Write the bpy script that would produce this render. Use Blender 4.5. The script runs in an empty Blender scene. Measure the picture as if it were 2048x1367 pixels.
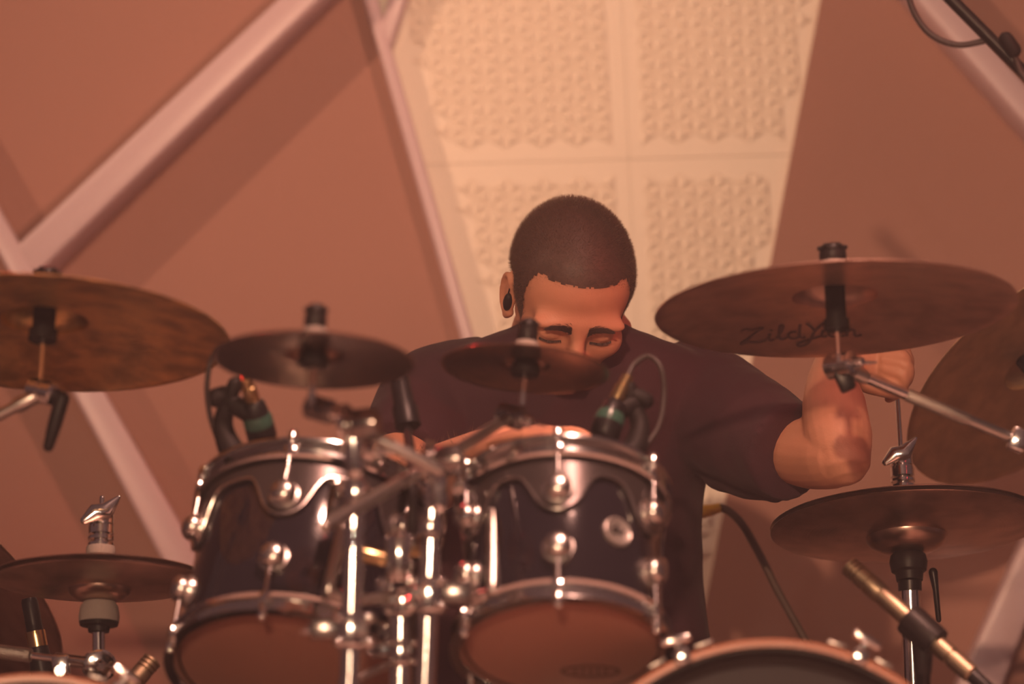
import bpy, bmesh, math, random
import numpy as np
from mathutils import Vector, Matrix, noise

random.seed(7)
sc = bpy.context.scene
col = sc.collection
PI = math.pi
R = math.radians

# ------------------------------------------------------------------ camera
F_PX = 8000.0                      # focal length for the 2048 x 1367 frame
PITCH = R(9.0)                     # photographer stands below the stage and looks up
CAM = Vector((0.0, 0.0, 0.16))
FWD = Vector((0, math.cos(PITCH), math.sin(PITCH)))
UP = Vector((0, -math.sin(PITCH), math.cos(PITCH)))
RIGHT = Vector((1, 0, 0))
cd = bpy.data.cameras.new('camera')
cam = bpy.data.objects.new('camera', cd)
col.objects.link(cam)
cam.location = CAM
cam.rotation_euler = (PI / 2 + PITCH, 0, 0)
cd.sensor_width = 36.0
cd.lens = F_PX / 2048.0 * 36.0
cd.clip_start = 0.05
cd.clip_end = 100
cd.dof.use_dof = True
cd.dof.focus_distance = 4.93
cd.dof.aperture_fstop = 2.9
sc.camera = cam

# ------------------------------------------------------------------ world, lamps, exposure
w = bpy.data.worlds.new('dim_hall')
sc.world = w
w.use_nodes = True
bg = w.node_tree.nodes['Background']
bg.inputs[0].default_value = (1.0, 0.45, 0.42, 1)
bg.inputs[1].default_value = 0.078
sc.view_settings.view_transform = 'Standard'
sc.view_settings.look = 'None'
sc.view_settings.gamma = 1
sc.view_settings.use_curve_mapping = False
sc.view_settings.exposure = 0.0
sc.cycles.use_adaptive_sampling = True
sc.cycles.adaptive_threshold = 0.1
sc.cycles.adaptive_min_samples = 14
sc.cycles.max_bounces = 4
sc.cycles.diffuse_bounces = 2
sc.cycles.glossy_bounces = 3
sc.cycles.transmission_bounces = 4
sc.cycles.volume_bounces = 0
sc.cycles.transparent_max_bounces = 6


def spot(name, loc, target, watts, color, radius, angle=60, blend=0.5):
    l = bpy.data.lights.new(name, 'SPOT')
    l.energy = watts
    l.color = color
    l.shadow_soft_size = radius
    l.spot_size = R(angle)
    l.spot_blend = blend
    o = bpy.data.objects.new(name, l)
    col.objects.link(o)
    o.location = loc
    o.rotation_euler = (Vector(target) - Vector(loc)).to_track_quat('-Z', 'Y').to_euler()
    return o


WARM = (1.0, 0.56, 0.34)
spot('hall_lamp_key', (-1.1, -8.5, 2.4), (0.45, 6.0, 1.05), 3700, WARM, 0.14, 17, 1.0)
spot('stage_lamp_side_left', (-4.5, 2.3, 3.5), (0.55, 6.0, 1.78), 700, WARM, 0.06, 31, 1.0)
spot('stage_lamp_wall_right', (3.1, 1.7, 2.9), (-0.65, 6.0, 1.6), 560, (1.0, 0.50, 0.33), 0.05, 21, 1.0)
spot('hall_lamp_far_left', (-1.6, -9.0, 2.0), (-0.1, 4.6, 0.9), 150, (1.0, 0.80, 0.62), 0.12, 30, 0.8)
spot('hall_lamp_far_right', (1.3, -9.0, 2.2), (0.1, 4.6, 0.9), 170, (1.0, 0.85, 0.70), 0.12, 30, 0.8)
spot('added_bounce_wash', (0.7, 2.2, 4.4), (0.0, 3.6, 0.0), 1300, (1.0, 0.48, 0.36), 0.12, 43, 0.6)  # added wash: lights the floor so its bounce brightens drum and cymbal undersides
spot('stage_lamp_red_back', (-0.9, 5.6, 2.6), (-0.25, 4.1, 0.85), 45, (1.0, 0.05, 0.05), 0.05, 25, 0.8)
spot('stage_lamp_red_side', (2.3, 2.6, 2.2), (0.58, 4.5, 1.22), 90, (1.0, 0.04, 0.05), 0.08, 12, 0.7)


# ------------------------------------------------------------------ placing helpers
def P(px, py, d):
    return CAM + FWD * d + RIGHT * ((px - 1024.0) / F_PX * d) + UP * ((683.5 - py) / F_PX * d)


def on_plane(px, py, y):
    ray = FWD + RIGHT * ((px - 1024.0) / F_PX) + UP * ((683.5 - py) / F_PX)
    return CAM + ray * ((y - CAM.y) / ray.y)


def to_px(p):
    q = Vector(p) - CAM
    d = q.dot(FWD)
    return 1024.0 + q.dot(RIGHT) / d * F_PX, 683.5 - q.dot(UP) / d * F_PX


def frame(px, py, d, phi, roll):
    """pose whose local Z leans away from the viewer by phi (degrees), rolled clockwise in view by roll"""
    c = P(px, py, d)
    ray = (c - CAM).normalized()
    r0 = ray.cross(Vector((0, 0, 1))).normalized()
    u0 = r0.cross(ray).normalized()
    a = R(roll)
    up = u0 * math.cos(a) + r0 * math.sin(a)
    rt = r0 * math.cos(a) - u0 * math.sin(a)
    n = up * math.cos(R(phi)) + ray * math.sin(R(phi))
    y = n.cross(rt)
    m = Matrix((rt, y, n)).transposed().to_4x4()
    m.translation = c
    return m


def to_floor(a, b, z=0.0):
    """continue the line a->b down to height z"""
    t = (z - a.z) / (b.z - a.z)
    return a + (b - a) * t


# ------------------------------------------------------------------ materials
def mat(name, base, rough=0.5, metal=0.0, spec=0.5, coat=0.0, var=0.0, var_scale=20.0, bump=0.0, bump_scale=60.0,
        sheen=0.0, alpha=1.0, sss=0.0, trans=0.0):
    m = bpy.data.materials.new(name)
    m.use_nodes = True
    nt = m.node_tree
    b = nt.nodes['Principled BSDF']
    b.inputs['Base Color'].default_value = (*base, 1)
    b.inputs['Roughness'].default_value = rough
    b.inputs['Metallic'].default_value = metal
    b.inputs['Specular IOR Level'].default_value = spec
    b.inputs['Coat Weight'].default_value = coat
    b.inputs['Coat Roughness'].default_value = 0.05
    b.inputs['Sheen Weight'].default_value = sheen
    b.inputs['Transmission Weight'].default_value = trans
    if sss:
        b.inputs['Subsurface Weight'].default_value = sss
        b.inputs['Subsurface Radius'].default_value = (0.012, 0.005, 0.003)
        b.inputs['Subsurface Scale'].default_value = 0.6
    tc = nt.nodes.new('ShaderNodeTexCoord')
    if var:
        n = nt.nodes.new('ShaderNodeTexNoise')
        n.inputs['Scale'].default_value = var_scale
        n.inputs['Detail'].default_value = 5
        nt.links.new(tc.outputs['Object'], n.inputs['Vector'])
        mx = nt.nodes.new('ShaderNodeMix')
        mx.data_type = 'RGBA'
        mx.inputs[6].default_value = (*[c * (1 - var) for c in base], 1)
        mx.inputs[7].default_value = (*[min(1, c * (1 + var)) for c in base], 1)
        nt.links.new(n.outputs['Fac'], mx.inputs[0])
        nt.links.new(mx.outputs[2], b.inputs['Base Color'])
    if bump:
        n2 = nt.nodes.new('ShaderNodeTexNoise')
        n2.inputs['Scale'].default_value = bump_scale
        n2.inputs['Detail'].default_value = 4
        nt.links.new(tc.outputs['Object'], n2.inputs['Vector'])
        bp = nt.nodes.new('ShaderNodeBump')
        bp.inputs['Strength'].default_value = bump
        bp.inputs['Distance'].default_value = 0.002
        nt.links.new(n2.outputs['Fac'], bp.inputs['Height'])
        nt.links.new(bp.outputs['Normal'], b.inputs['Normal'])
    return m


def cymbal_mat(name, base, rough=0.28, stain=0.25, groove=0.35):
    m = mat(name, base, rough, 1.0)
    nt = m.node_tree
    b = nt.nodes['Principled BSDF']
    tc = nt.nodes.new('ShaderNodeTexCoord')
    ln = nt.nodes.new('ShaderNodeVectorMath')
    ln.operation = 'MULTIPLY'
    ln.inputs[1].default_value = (1, 1, 0)
    nt.links.new(tc.outputs['Object'], ln.inputs[0])
    le = nt.nodes.new('ShaderNodeVectorMath')
    le.operation = 'LENGTH'
    nt.links.new(ln.outputs[0], le.inputs[0])
    # lathe grooves: noise along the radius
    mu = nt.nodes.new('ShaderNodeMath')
    mu.operation = 'MULTIPLY'
    mu.inputs[1].default_value = 420
    nt.links.new(le.outputs['Value'], mu.inputs[0])
    gn = nt.nodes.new('ShaderNodeTexNoise')
    gn.noise_dimensions = '1D'
    gn.inputs['Scale'].default_value = 1.0
    gn.inputs['Detail'].default_value = 3
    nt.links.new(mu.outputs[0], gn.inputs['W'])
    bp = nt.nodes.new('ShaderNodeBump')
    bp.inputs['Strength'].default_value = groove
    bp.inputs['Distance'].default_value = 0.0006
    nt.links.new(gn.outputs['Fac'], bp.inputs['Height'])
    nt.links.new(bp.outputs['Normal'], b.inputs['Normal'])
    sn = nt.nodes.new('ShaderNodeTexNoise')
    sn.inputs['Scale'].default_value = 26
    sn.inputs['Detail'].default_value = 6
    nt.links.new(tc.outputs['Object'], sn.inputs['Vector'])
    cr = nt.nodes.new('ShaderNodeValToRGB')
    cr.color_ramp.elements[0].position = 0.35
    cr.color_ramp.elements[1].position = 0.62
    cr.color_ramp.elements[0].color = (*[c * (1 - stain) for c in base], 1)
    cr.color_ramp.elements[1].color = (*base, 1)
    nt.links.new(sn.outputs['Fac'], cr.inputs['Fac'])
    nt.links.new(cr.outputs[0], b.inputs['Base Color'])
    return m


M = {}
M['wall'] = mat('terracotta_paint', (0.365, 0.18, 0.145), 0.75, var=0.05, var_scale=3, bump=0.12, bump_scale=160)
M['cream'] = mat('cream_tile', (0.86, 0.76, 0.66), 0.5, var=0.03, var_scale=6)
M['trim'] = mat('pale_mauve_lacquer', (0.64, 0.48, 0.53), 0.35, var=0.03, var_scale=4)
M['floor'] = mat('stage_floor', (0.45, 0.32, 0.27), 0.55, var=0.2, var_scale=8, bump=0.2, bump_scale=30)  # colour raised so the unseen floor bounces light up under the kit
M['chrome'] = mat('chrome', (0.86, 0.85, 0.82), 0.13, 1.0)
M['satin'] = mat('satin_chrome', (0.66, 0.62, 0.59), 0.27, 1.0)
M['hoop'] = mat('hoop_chrome', (0.78, 0.77, 0.75), 0.13, 1.0)
M['band'] = mat('black_nickel', (0.06, 0.05, 0.05), 0.28, 0.5)
M['steel'] = mat('brushed_steel', (0.55, 0.52, 0.48), 0.32, 1.0, bump=0.1, bump_scale=400)
M['knurl'] = mat('knurled_steel', (0.6, 0.56, 0.5), 0.4, 1.0, bump=0.8, bump_scale=500)
M['black_metal'] = mat('black_metal', (0.018, 0.015, 0.015), 0.35, 0.6)
M['black_plastic'] = mat('black_plastic', (0.014, 0.010, 0.010), 0.45, spec=0.25)
M['rubber'] = mat('black_rubber', (0.012, 0.009, 0.009), 0.6, spec=0.2)
M['shell'] = mat('black_lacquer', (0.014, 0.011, 0.016), 0.1, coat=1.0, bump=0.12, bump_scale=45)
M['bracket'] = mat('dark_nickel', (0.28, 0.25, 0.24), 0.22, 1.0)
M['head_res'] = mat('smoky_drum_skin', (0.36, 0.17, 0.125), 0.35, var=0.1, var_scale=7)
M['head_bat'] = mat('coated_drum_skin', (0.35, 0.3, 0.27), 0.6, var=0.06)
M['kick_head'] = mat('dark_grey_drum_skin', (0.035, 0.027, 0.031), 0.6, var=0.1, var_scale=9)
M['hoop_wood'] = mat('red_brown_lacquered_hoop', (0.30, 0.13, 0.07), 0.25, coat=0.6, var=0.25, var_scale=14)
M['cy_amber'] = cymbal_mat('amber_bronze', (0.92, 0.62, 0.28), 0.34, 0.55)
M['cy_dark'] = cymbal_mat('dark_bronze', (0.86, 0.60, 0.48), 0.36, 0.25)
M['cy_splash'] = cymbal_mat('tarnished_bronze', (0.46, 0.28, 0.21), 0.24, 0.4)
M['cy_hat'] = cymbal_mat('hat_bronze', (0.62, 0.44, 0.36), 0.28, 0.3)
M['cy_china'] = cymbal_mat('olive_bronze', (0.72, 0.52, 0.34), 0.45, 0.25, 1.0)
M['ink'] = mat('dark_ink', (0.10, 0.05, 0.04), 0.6)
M['ink_dark'] = mat('black_ink', (0.012, 0.009, 0.009), 0.6, spec=0.2)
M['badge'] = mat('silver_badge', (0.46, 0.42, 0.39), 0.35, 0.7, var=0.2, var_scale=180)
M['felt'] = mat('grey_felt', (0.33, 0.28, 0.25), 0.95, bump=0.6, bump_scale=600)
M['mic_gold'] = mat('champagne_metal', (0.42, 0.32, 0.22), 0.45, 1.0)
M['xlr_gold'] = mat('brass_plug', (0.72, 0.52, 0.26), 0.25, 1.0)
M['mic_green'] = mat('dark_green_band', (0.03, 0.085, 0.065), 0.3)
M['mic_black'] = mat('mic_black', (0.012, 0.010, 0.011), 0.4, spec=0.25)
M['cable'] = mat('black_cable', (0.04, 0.028, 0.026), 0.55)
M['cable_brown'] = mat('olive_cable', (0.10, 0.06, 0.045), 0.6)
M['yellow'] = mat('yellow_tape', (0.62, 0.36, 0.03), 0.5, var=0.35, var_scale=120)
M['skin'] = mat('skin', (0.62, 0.285, 0.18), 0.5, var=0.09, var_scale=30, bump=0.15, bump_scale=420)
M['hair'] = mat('dark_brown_hair', (0.085, 0.045, 0.036), 0.55, var=0.5, var_scale=160)
M['strand'] = mat('brown_hair_strand', (0.20, 0.12, 0.09), 0.45)
M['shirt'] = mat('faded_black_cotton', (0.058, 0.019, 0.029), 0.9, sheen=0.05, var=0.15, var_scale=9, bump=0.25, bump_scale=700)
M['trousers'] = mat('dark_denim', (0.04, 0.03, 0.035), 0.85, bump=0.3, bump_scale=500)
M['shoe'] = mat('black_shoe', (0.03, 0.025, 0.025), 0.6)


# ------------------------------------------------------------------ mesh helpers
def tube(bm, pts, rad, seg=14, cap='flat', flat=None, flat_axis=None):
    """tapered tube along points; rad is a number or a list; cap: flat / round / none.
    flat / flat_axis squash the section along an axis."""
    pts = [Vector(p) for p in pts]
    n = len(pts)
    rads = [rad] * n if isinstance(rad, (int, float)) else list(rad)
    if cap == 'round':
        d0 = (pts[0] - pts[1]).normalized()
        d1 = (pts[-1] - pts[-2]).normalized()
        pre, pr, post, po = [], [], [], []
        for a in (80, 55, 28):
            s, c = math.sin(R(a)), math.cos(R(a))
            pre.append(pts[0] + d0 * rads[0] * s)
            pr.append(rads[0] * c)
        for a in (28, 55, 80):
            s, c = math.sin(R(a)), math.cos(R(a))
            post.append(pts[-1] + d1 * rads[-1] * s)
            po.append(rads[-1] * c)
        pts = pre + pts + post
        rads = pr + rads + po
        n = len(pts)
    tang = []
    for i in range(n):
        a = pts[max(0, i - 1)]
        b = pts[min(n - 1, i + 1)]
        tang.append((b - a).normalized())
    t0 = tang[0]
    ref = Vector((0, 0, 1)) if abs(t0.z) < 0.9 else Vector((0, 1, 0))
    if flat_axis is not None:
        ref = Vector(flat_axis)
    u = (ref - t0 * ref.dot(t0)).normalized()
    rings = []
    for i in range(n):
        t = tang[i]
        u = (u - t * u.dot(t)).normalized()
        v = t.cross(u)
        ring = []
        for k in range(seg):
            a = 2 * PI * k / seg
            f = 1.0 if flat is None else flat
            ring.append(bm.verts.new(pts[i] + u * (math.cos(a) * rads[i] * f) + v * (math.sin(a) * rads[i])))
        rings.append(ring)
    for i in range(n - 1):
        for k in range(seg):
            bm.faces.new((rings[i][k], rings[i][(k + 1) % seg], rings[i + 1][(k + 1) % seg], rings[i + 1][k]))
    if cap != 'none':
        bm.faces.new(list(reversed(rings[0])))
        bm.faces.new(rings[-1])
    return bm


def lathe(bm, prof, seg=48, m=None, closed=False):
    """revolve (r, z) profile about local Z; r == 0 closes to a point; closed joins the last ring to the first"""
    m = m or Matrix.Identity(4)
    rings = []
    for r, z in prof:
        if r < 1e-7:
            rings.append([bm.verts.new(m @ Vector((0, 0, z)))])
        else:
            rings.append([bm.verts.new(m @ Vector((r * math.cos(2 * PI * k / seg), r * math.sin(2 * PI * k / seg), z))) for k in range(seg)])
    pairs = list(zip(rings, rings[1:]))
    if closed:
        pairs.append((rings[-1], rings[0]))
    for a, b in pairs:
        for k in range(seg):
            k2 = (k + 1) % seg
            if len(a) == 1 and len(b) == 1:
                continue
            if len(a) == 1:
                bm.faces.new((a[0], b[k2], b[k]))
            elif len(b) == 1:
                bm.faces.new((a[k], a[k2], b[0]))
            else:
                bm.faces.new((a[k], a[k2], b[k2], b[k]))
    return bm


def box(bm, size, m=None, bevel=0.0):
    m = m or Matrix.Identity(4)
    r = bmesh.ops.create_cube(bm, size=1.0)
    vs = r['verts']
    for v in vs:
        v.co = Vector((v.co.x * size[0], v.co.y * size[1], v.co.z * size[2]))
    if bevel:
        es = list({e for v in vs for e in v.link_edges})
        rb = bmesh.ops.bevel(bm, geom=es, offset=bevel, segments=2, profile=0.5, affect='EDGES')
        vs = list({v for f in rb['faces'] for v in f.verts} | {v for v in vs if v.is_valid})
    for v in vs:
        v.co = m @ v.co
    return bm


def ball(bm, c, r, seg=16, m=None):
    rx, ry, rz = (r, r, r) if isinstance(r, (int, float)) else r
    res = bmesh.ops.create_uvsphere(bm, u_segments=seg, v_segments=max(6, seg * 2 // 3), radius=1.0)
    for v in res['verts']:
        q = Vector((v.co.x * rx, v.co.y * ry, v.co.z * rz))
        if m is not None:
            q = m @ q
        v.co = q + Vector(c)
    return bm


def aim(a, b, z=None):
    """matrix at a with local Z towards b"""
    a, b = Vector(a), Vector(b)
    q = (b - a).to_track_quat('Z', 'Y')
    m = q.to_matrix().to_4x4()
    m.translation = a
    return m


def prism(bm, poly, thick, m=None):
    """extrude a 2D polygon (local XY) from z=0 to z=thick"""
    m = m or Matrix.Identity(4)
    lo = [bm.verts.new(m @ Vector((x, y, 0))) for x, y in poly]
    hi = [bm.verts.new(m @ Vector((x, y, thick))) for x, y in poly]
    n = len(poly)
    bm.faces.new(list(reversed(lo)))
    bm.faces.new(hi)
    for i in range(n):
        j = (i + 1) % n
        bm.faces.new((lo[i], lo[j], hi[j], hi[i]))
    return bm


def ribbon(bm, stroke, width, fn, thick=0.0003):
    """a flat pen stroke: 2D polyline mapped to 3D by fn(u, v, lift)"""
    pts = [Vector((x, y)) for x, y in stroke]
    n = len(pts)
    rows = []
    for i in range(n):
        t = (pts[min(n - 1, i + 1)] - pts[max(0, i - 1)])
        t = t.normalized() if t.length > 1e-9 else Vector((1, 0))
        nn = Vector((-t.y, t.x)) * (width * 0.5)
        a, b = pts[i] + nn, pts[i] - nn
        rows.append([bm.verts.new(fn(a.x, a.y, thick)), bm.verts.new(fn(b.x, b.y, thick)),
                     bm.verts.new(fn(b.x, b.y, 0)), bm.verts.new(fn(a.x, a.y, 0))])
    for i in range(n - 1):
        for k in range(4):
            bm.faces.new((rows[i][k], rows[i][(k + 1) % 4], rows[i + 1][(k + 1) % 4], rows[i + 1][k]))
    bm.faces.new(rows[0])
    bm.faces.new(list(reversed(rows[-1])))


def smooth_path(pts, n=8):
    """Catmull-Rom through the points"""
    pts = [Vector(p) for p in pts]
    out = []
    for i in range(len(pts) - 1):
        p0, p1, p2, p3 = pts[max(0, i - 1)], pts[i], pts[i + 1], pts[min(len(pts) - 1, i + 2)]
        for k in range(n):
            t = k / n
            out.append(0.5 * ((2 * p1) + (p2 - p0) * t + (2 * p0 - 5 * p1 + 4 * p2 - p3) * t * t + (3 * p1 - p0 - 3 * p2 + p3) * t ** 3))
    out.append(pts[-1])
    return out


def mesh_of(bm, name, smooth=True, angle=40):
    bmesh.ops.recalc_face_normals(bm, faces=bm.faces)
    me = bpy.data.meshes.new(name)
    if smooth:
        for f in bm.faces:
            f.smooth = True
        for e in bm.edges:
            if len(e.link_faces) == 2 and e.calc_face_angle(0) > R(angle):
                e.smooth = False
    bm.to_mesh(me)
    bm.free()
    return me


def tag(o, label=None, cat=None, group=None, kind=None):
    if label:
        o['label'] = label
    if cat:
        o['category'] = cat
    if group:
        o['group'] = group
    if kind:
        o['kind'] = kind
    return o


def thing(name, label, cat, m, group=None, kind=None):
    o = bpy.data.objects.new(name, None)
    col.objects.link(o)
    if not isinstance(m, Matrix):
        m = Matrix.Translation(m)
    o.matrix_world = m
    o.empty_display_size = 0.05
    tag(o, label, cat, group, kind)
    o['_m'] = [x for row in m for x in row]
    return o


def root_matrix(o):
    f = list(o['_m'])
    return Matrix([f[0:4], f[4:8], f[8:12], f[12:16]])


def part(name, bm, material, parent=None, world=False, smooth=True, label=None, kind=None, angle=40):
    """a mesh object; world=True: the bmesh is in world space and is moved into the root's space"""
    root = parent
    while root is not None and root.parent is not None:
        root = root.parent
    if world and root is not None and '_m' in root:
        bmesh.ops.transform(bm, matrix=root_matrix(root).inverted(), verts=bm.verts)
    o = bpy.data.objects.new(name, mesh_of(bm, name, smooth, angle))
    o.data.materials.append(material)
    col.objects.link(o)
    if parent is not None:
        o.parent = parent
    tag(o, label, kind=kind)
    return o


def B():
    return bmesh.new()


# ------------------------------------------------------------------ the setting
YW = 6.0                                   # plane of the back wall


def wpt(px, py, off=0.0):
    return on_plane(px, py, YW - off)


fl = B()
box(fl, (9, 9, 0.1), Matrix.Translation((0, 4.2, -0.05)))
floor = part('floor', fl, M['floor'], smooth=False)
tag(floor, 'pale light-bouncing stage floor under the drum kit', kind='structure')

wb = B()
box(wb, (9, 0.1, 5.0), Matrix.Translation((0, YW + 0.08, 2.4)))
wall = part('wall_back', wb, M['wall'], smooth=False)
tag(wall, 'terracotta back wall with cream embossed panels and pale diagonal bars', kind='structure')


def wall_prism(bm, pix, off0, off1):
    """polygon given in picture corners, built on the wall plane, from off0 to off1 in front of it"""
    q = [wpt(x, y, max(off1, 0)) for x, y in pix]
    lo = [bm.verts.new(Vector((p.x, YW - off0, p.z))) for p in q]
    hi = [bm.verts.new(Vector((p.x, YW - off1, p.z))) for p in q]
    n = len(q)
    bm.faces.new(lo)
    bm.faces.new(list(reversed(hi)))
    for i in range(n):
        j = (i + 1) % n
        bm.faces.new((lo[i], hi[i], hi[j], lo[j]))


def lerp2(a, b, y):
    """x on the line a-b at height y"""
    return a[0] + (b[0] - a[0]) * (y - a[1]) / (b[1] - a[1])


# plaster boards either side of the cream field
EL = ((748, 0), (940, 670))                 # left board's edge
ER = ((1641, 0), (1412, 1205))              # right board's edge
b = B()
wall_prism(b, [(-2600, -900), (lerp2(*EL, -900), -900), (lerp2(*EL, 2100), 2100), (-2600, 2100)], -0.03, 0.012)
pl = part('plaster_panel', b, M['wall'], wall, smooth=False)
b = B()
wall_prism(b, [(lerp2(*ER, -900), -900), (4600, -900), (4600, 2100), (lerp2(*ER, 2100), 2100)], -0.03, 0.012)
pl2 = part('plaster_panel', b, M['wall'], wall, smooth=False)

# cream tiles with an embossed field of small pyramids
A_T = 0.0318                                # lattice constant of the emboss
TJX, TJY = (1250, 1275), 318                # joint lines in the picture


def tile(x0, x1, y0, y1):
    """one square embossed tile between picture lines"""
    b = B()
    g = 0.5
    jx = lambda x, y: x + (y - TJY) * 0.045 if True else x
    jy = lambda y, x: y - (x - 1250) * 0.028
    c = [(jx(x0 + g, jy(y0 + g, x0)), jy(y0 + g, x0)), (jx(x1 - g, jy(y0 + g, x1)), jy(y0 + g, x1)),
         (jx(x1 - g, jy(y1 - g, x1)), jy(y1 - g, x1)), (jx(x0 + g, jy(y1 - g, x0)), jy(y1 - g, x0))]
    wall_prism(b, c, -0.03, 0.0)
    # raised border step just inside the joint
    q = [wpt(*p) for p in c]
    cx = sum(p.x for p in q) / 4
    cz = sum(p.z for p in q) / 4
    ux = (q[1] - q[0]).normalized()
    uz = (q[0] - q[3]).normalized()
    W = (q[1] - q[0]).length
    H = (q[0] - q[3]).length
    o = q[3]
    mg = 0.019
    dx = A_T * math.sqrt(3) / 2
    zt = YW - 0.0
    k = 0
    x = mg
    while x + dx < W - mg:
        for sgn in (0, 1):
            zz = mg - A_T + (A_T / 2 if k % 2 else 0)
            while zz < H - mg:
                if sgn == 0:
                    tri = [(x, zz), (x, zz + A_T), (x + dx, zz + A_T / 2)]
                else:
                    tri = [(x + dx, zz + A_T / 2), (x, zz + A_T), (x + dx, zz + A_T * 1.5)]
                if all(mg <= t[1] <= H - mg for t in tri):
                    gx = sum(t[0] for t in tri) / 3
                    gz = sum(t[1] for t in tri) / 3
                    tri = [(gx + (t[0] - gx) * 1.0, gz + (t[1] - gz) * 1.0) for t in tri]
                    p3 = [o + ux * t[0] + uz * t[1] for t in tri]
                    # keep inside the slanted field
                    g0x = o + ux * gx + uz * gz
                    ppx, ppy = to_px(g0x)
                    if ppx < lerp2(*EL, ppy) + 62 or ppx > lerp2(*ER, ppy) - 22:
                        zz += A_T
                        continue
                    vs = [b.verts.new(Vector((p.x, zt, p.z))) for p in p3]
                    g0 = o + ux * gx + uz * gz
                    ap = b.verts.new(Vector((g0.x, zt - 0.0060, g0.z)))
                    for i in range(3):
                        b.faces.new((vs[i], vs[(i + 1) % 3], ap))
                zz += A_T
        x += dx
        k += 1
    return part('wall_tile', b, M['cream'], wall, smooth=False)


cbk = B()
wall_prism(cbk, [(560, -700), (1900, -700), (1900, 1700), (560, 1700)], -0.029, -0.004)
part('tile_backing', cbk, M['cream'], wall, smooth=False)
TS = 632
for ix in range(-1, 1):
    for iy in range(-1, 2):
        x0 = 1258 + ix * TS
        y0 = TJY + iy * TS
        tile(x0, x0 + TS, y0, y0 + TS)

# pale diagonal bars (square tubes) standing proud of the wall
nbar = [0]


def bar(e1, e2, off0, off1, bevel=0.006):
    """bar between two picture edges, each edge a pair of picture points"""
    nbar[0] += 1
    b = B()
    wall_prism(b, [e1[0], e1[1], e2[1], e2[0]], off0, off1)
    bmesh.ops.recalc_face_normals(b, faces=b.faces)
    es = [e for e in b.edges]
    bmesh.ops.bevel(b, geom=es, offset=bevel, segments=2, profile=0.5, affect='EDGES')
    o = part('trim_%d' % nbar[0], b, M['trim'], smooth=True, angle=50)
    tag(o, kind='structure')
    return o


def ext(a, b, ta, tb):
    """stretch a line a-b to parameters ta, tb"""
    return ((a[0] + (b[0] - a[0]) * ta, a[1] + (b[1] - a[1]) * ta), (a[0] + (b[0] - a[0]) * tb, a[1] + (b[1] - a[1]) * tb))


bar(ext((35, 487), (552, 0), -0.02, 1.6), ext((80, 541), (637, 0), -0.02, 1.6), -0.01, 0.105)
bar(ext((-60, 400), (148, 790), -1.5, 3.0), ext((12, 440), (213, 790), -1.5, 3.0), -0.01, 0.105)
bar(ext((728, 0), (920, 670), -0.5, 2.2), ext((756, 0), (947, 670), -0.5, 2.2), -0.01, 0.040)
bar(((758, 62), (850, -260)), ((781, 94), (896, -260)), -0.01, 0.041)
bar(ext((1834, 0), (2048, 243), -1.0, 2.5), ext((1905, 0), (2092, 213), -1.0, 2.5), -0.01, 0.105)
bar(ext((2048, 1079), (1917, 1367), -1.2, 1.6), ext((2108, 1094), (2008, 1367), -1.2, 1.6), -0.01, 0.105)

TRIM_LABELS = ['long pale bar rising diagonally across the upper left wall', 'pale bar slanting down behind the amber cymbal',
               'narrow pale strip along the left edge of the cream tiles', 'short pale bar meeting the strip at the top of the cream tiles',
               'pale bar slanting across the top right corner behind the microphone boom', 'pale bar slanting in the bottom right corner']
for i, t in enumerate(TRIM_LABELS):
    bpy.data.objects['trim_%d' % (i + 1)]['label'] = t

# ------------------------------------------------------------------ the drummer
def ell(p, c, r):
    q = (p - np.array(c))
    r = np.array(r)
    k0 = np.linalg.norm(q / r, axis=-1)
    k1 = np.linalg.norm(q / (r * r), axis=-1) + 1e-9
    return k0 * (k0 - 1.0) / k1


def caps(p, a, b, ra, rb):
    a, b = np.array(a), np.array(b)
    ab = b - a
    t = np.clip(((p - a) @ ab) / (ab @ ab), 0, 1)
    return np.linalg.norm(p - (a + t[..., None] * ab), axis=-1) - (ra + (rb - ra) * t)


def smin(a, b, k):
    h = np.clip(0.5 + 0.5 * (b - a) / k, 0, 1)
    return b * (1 - h) + a * h - k * h * (1 - h)


def smax(a, b, k):
    return -smin(-a, -b, k)


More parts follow.
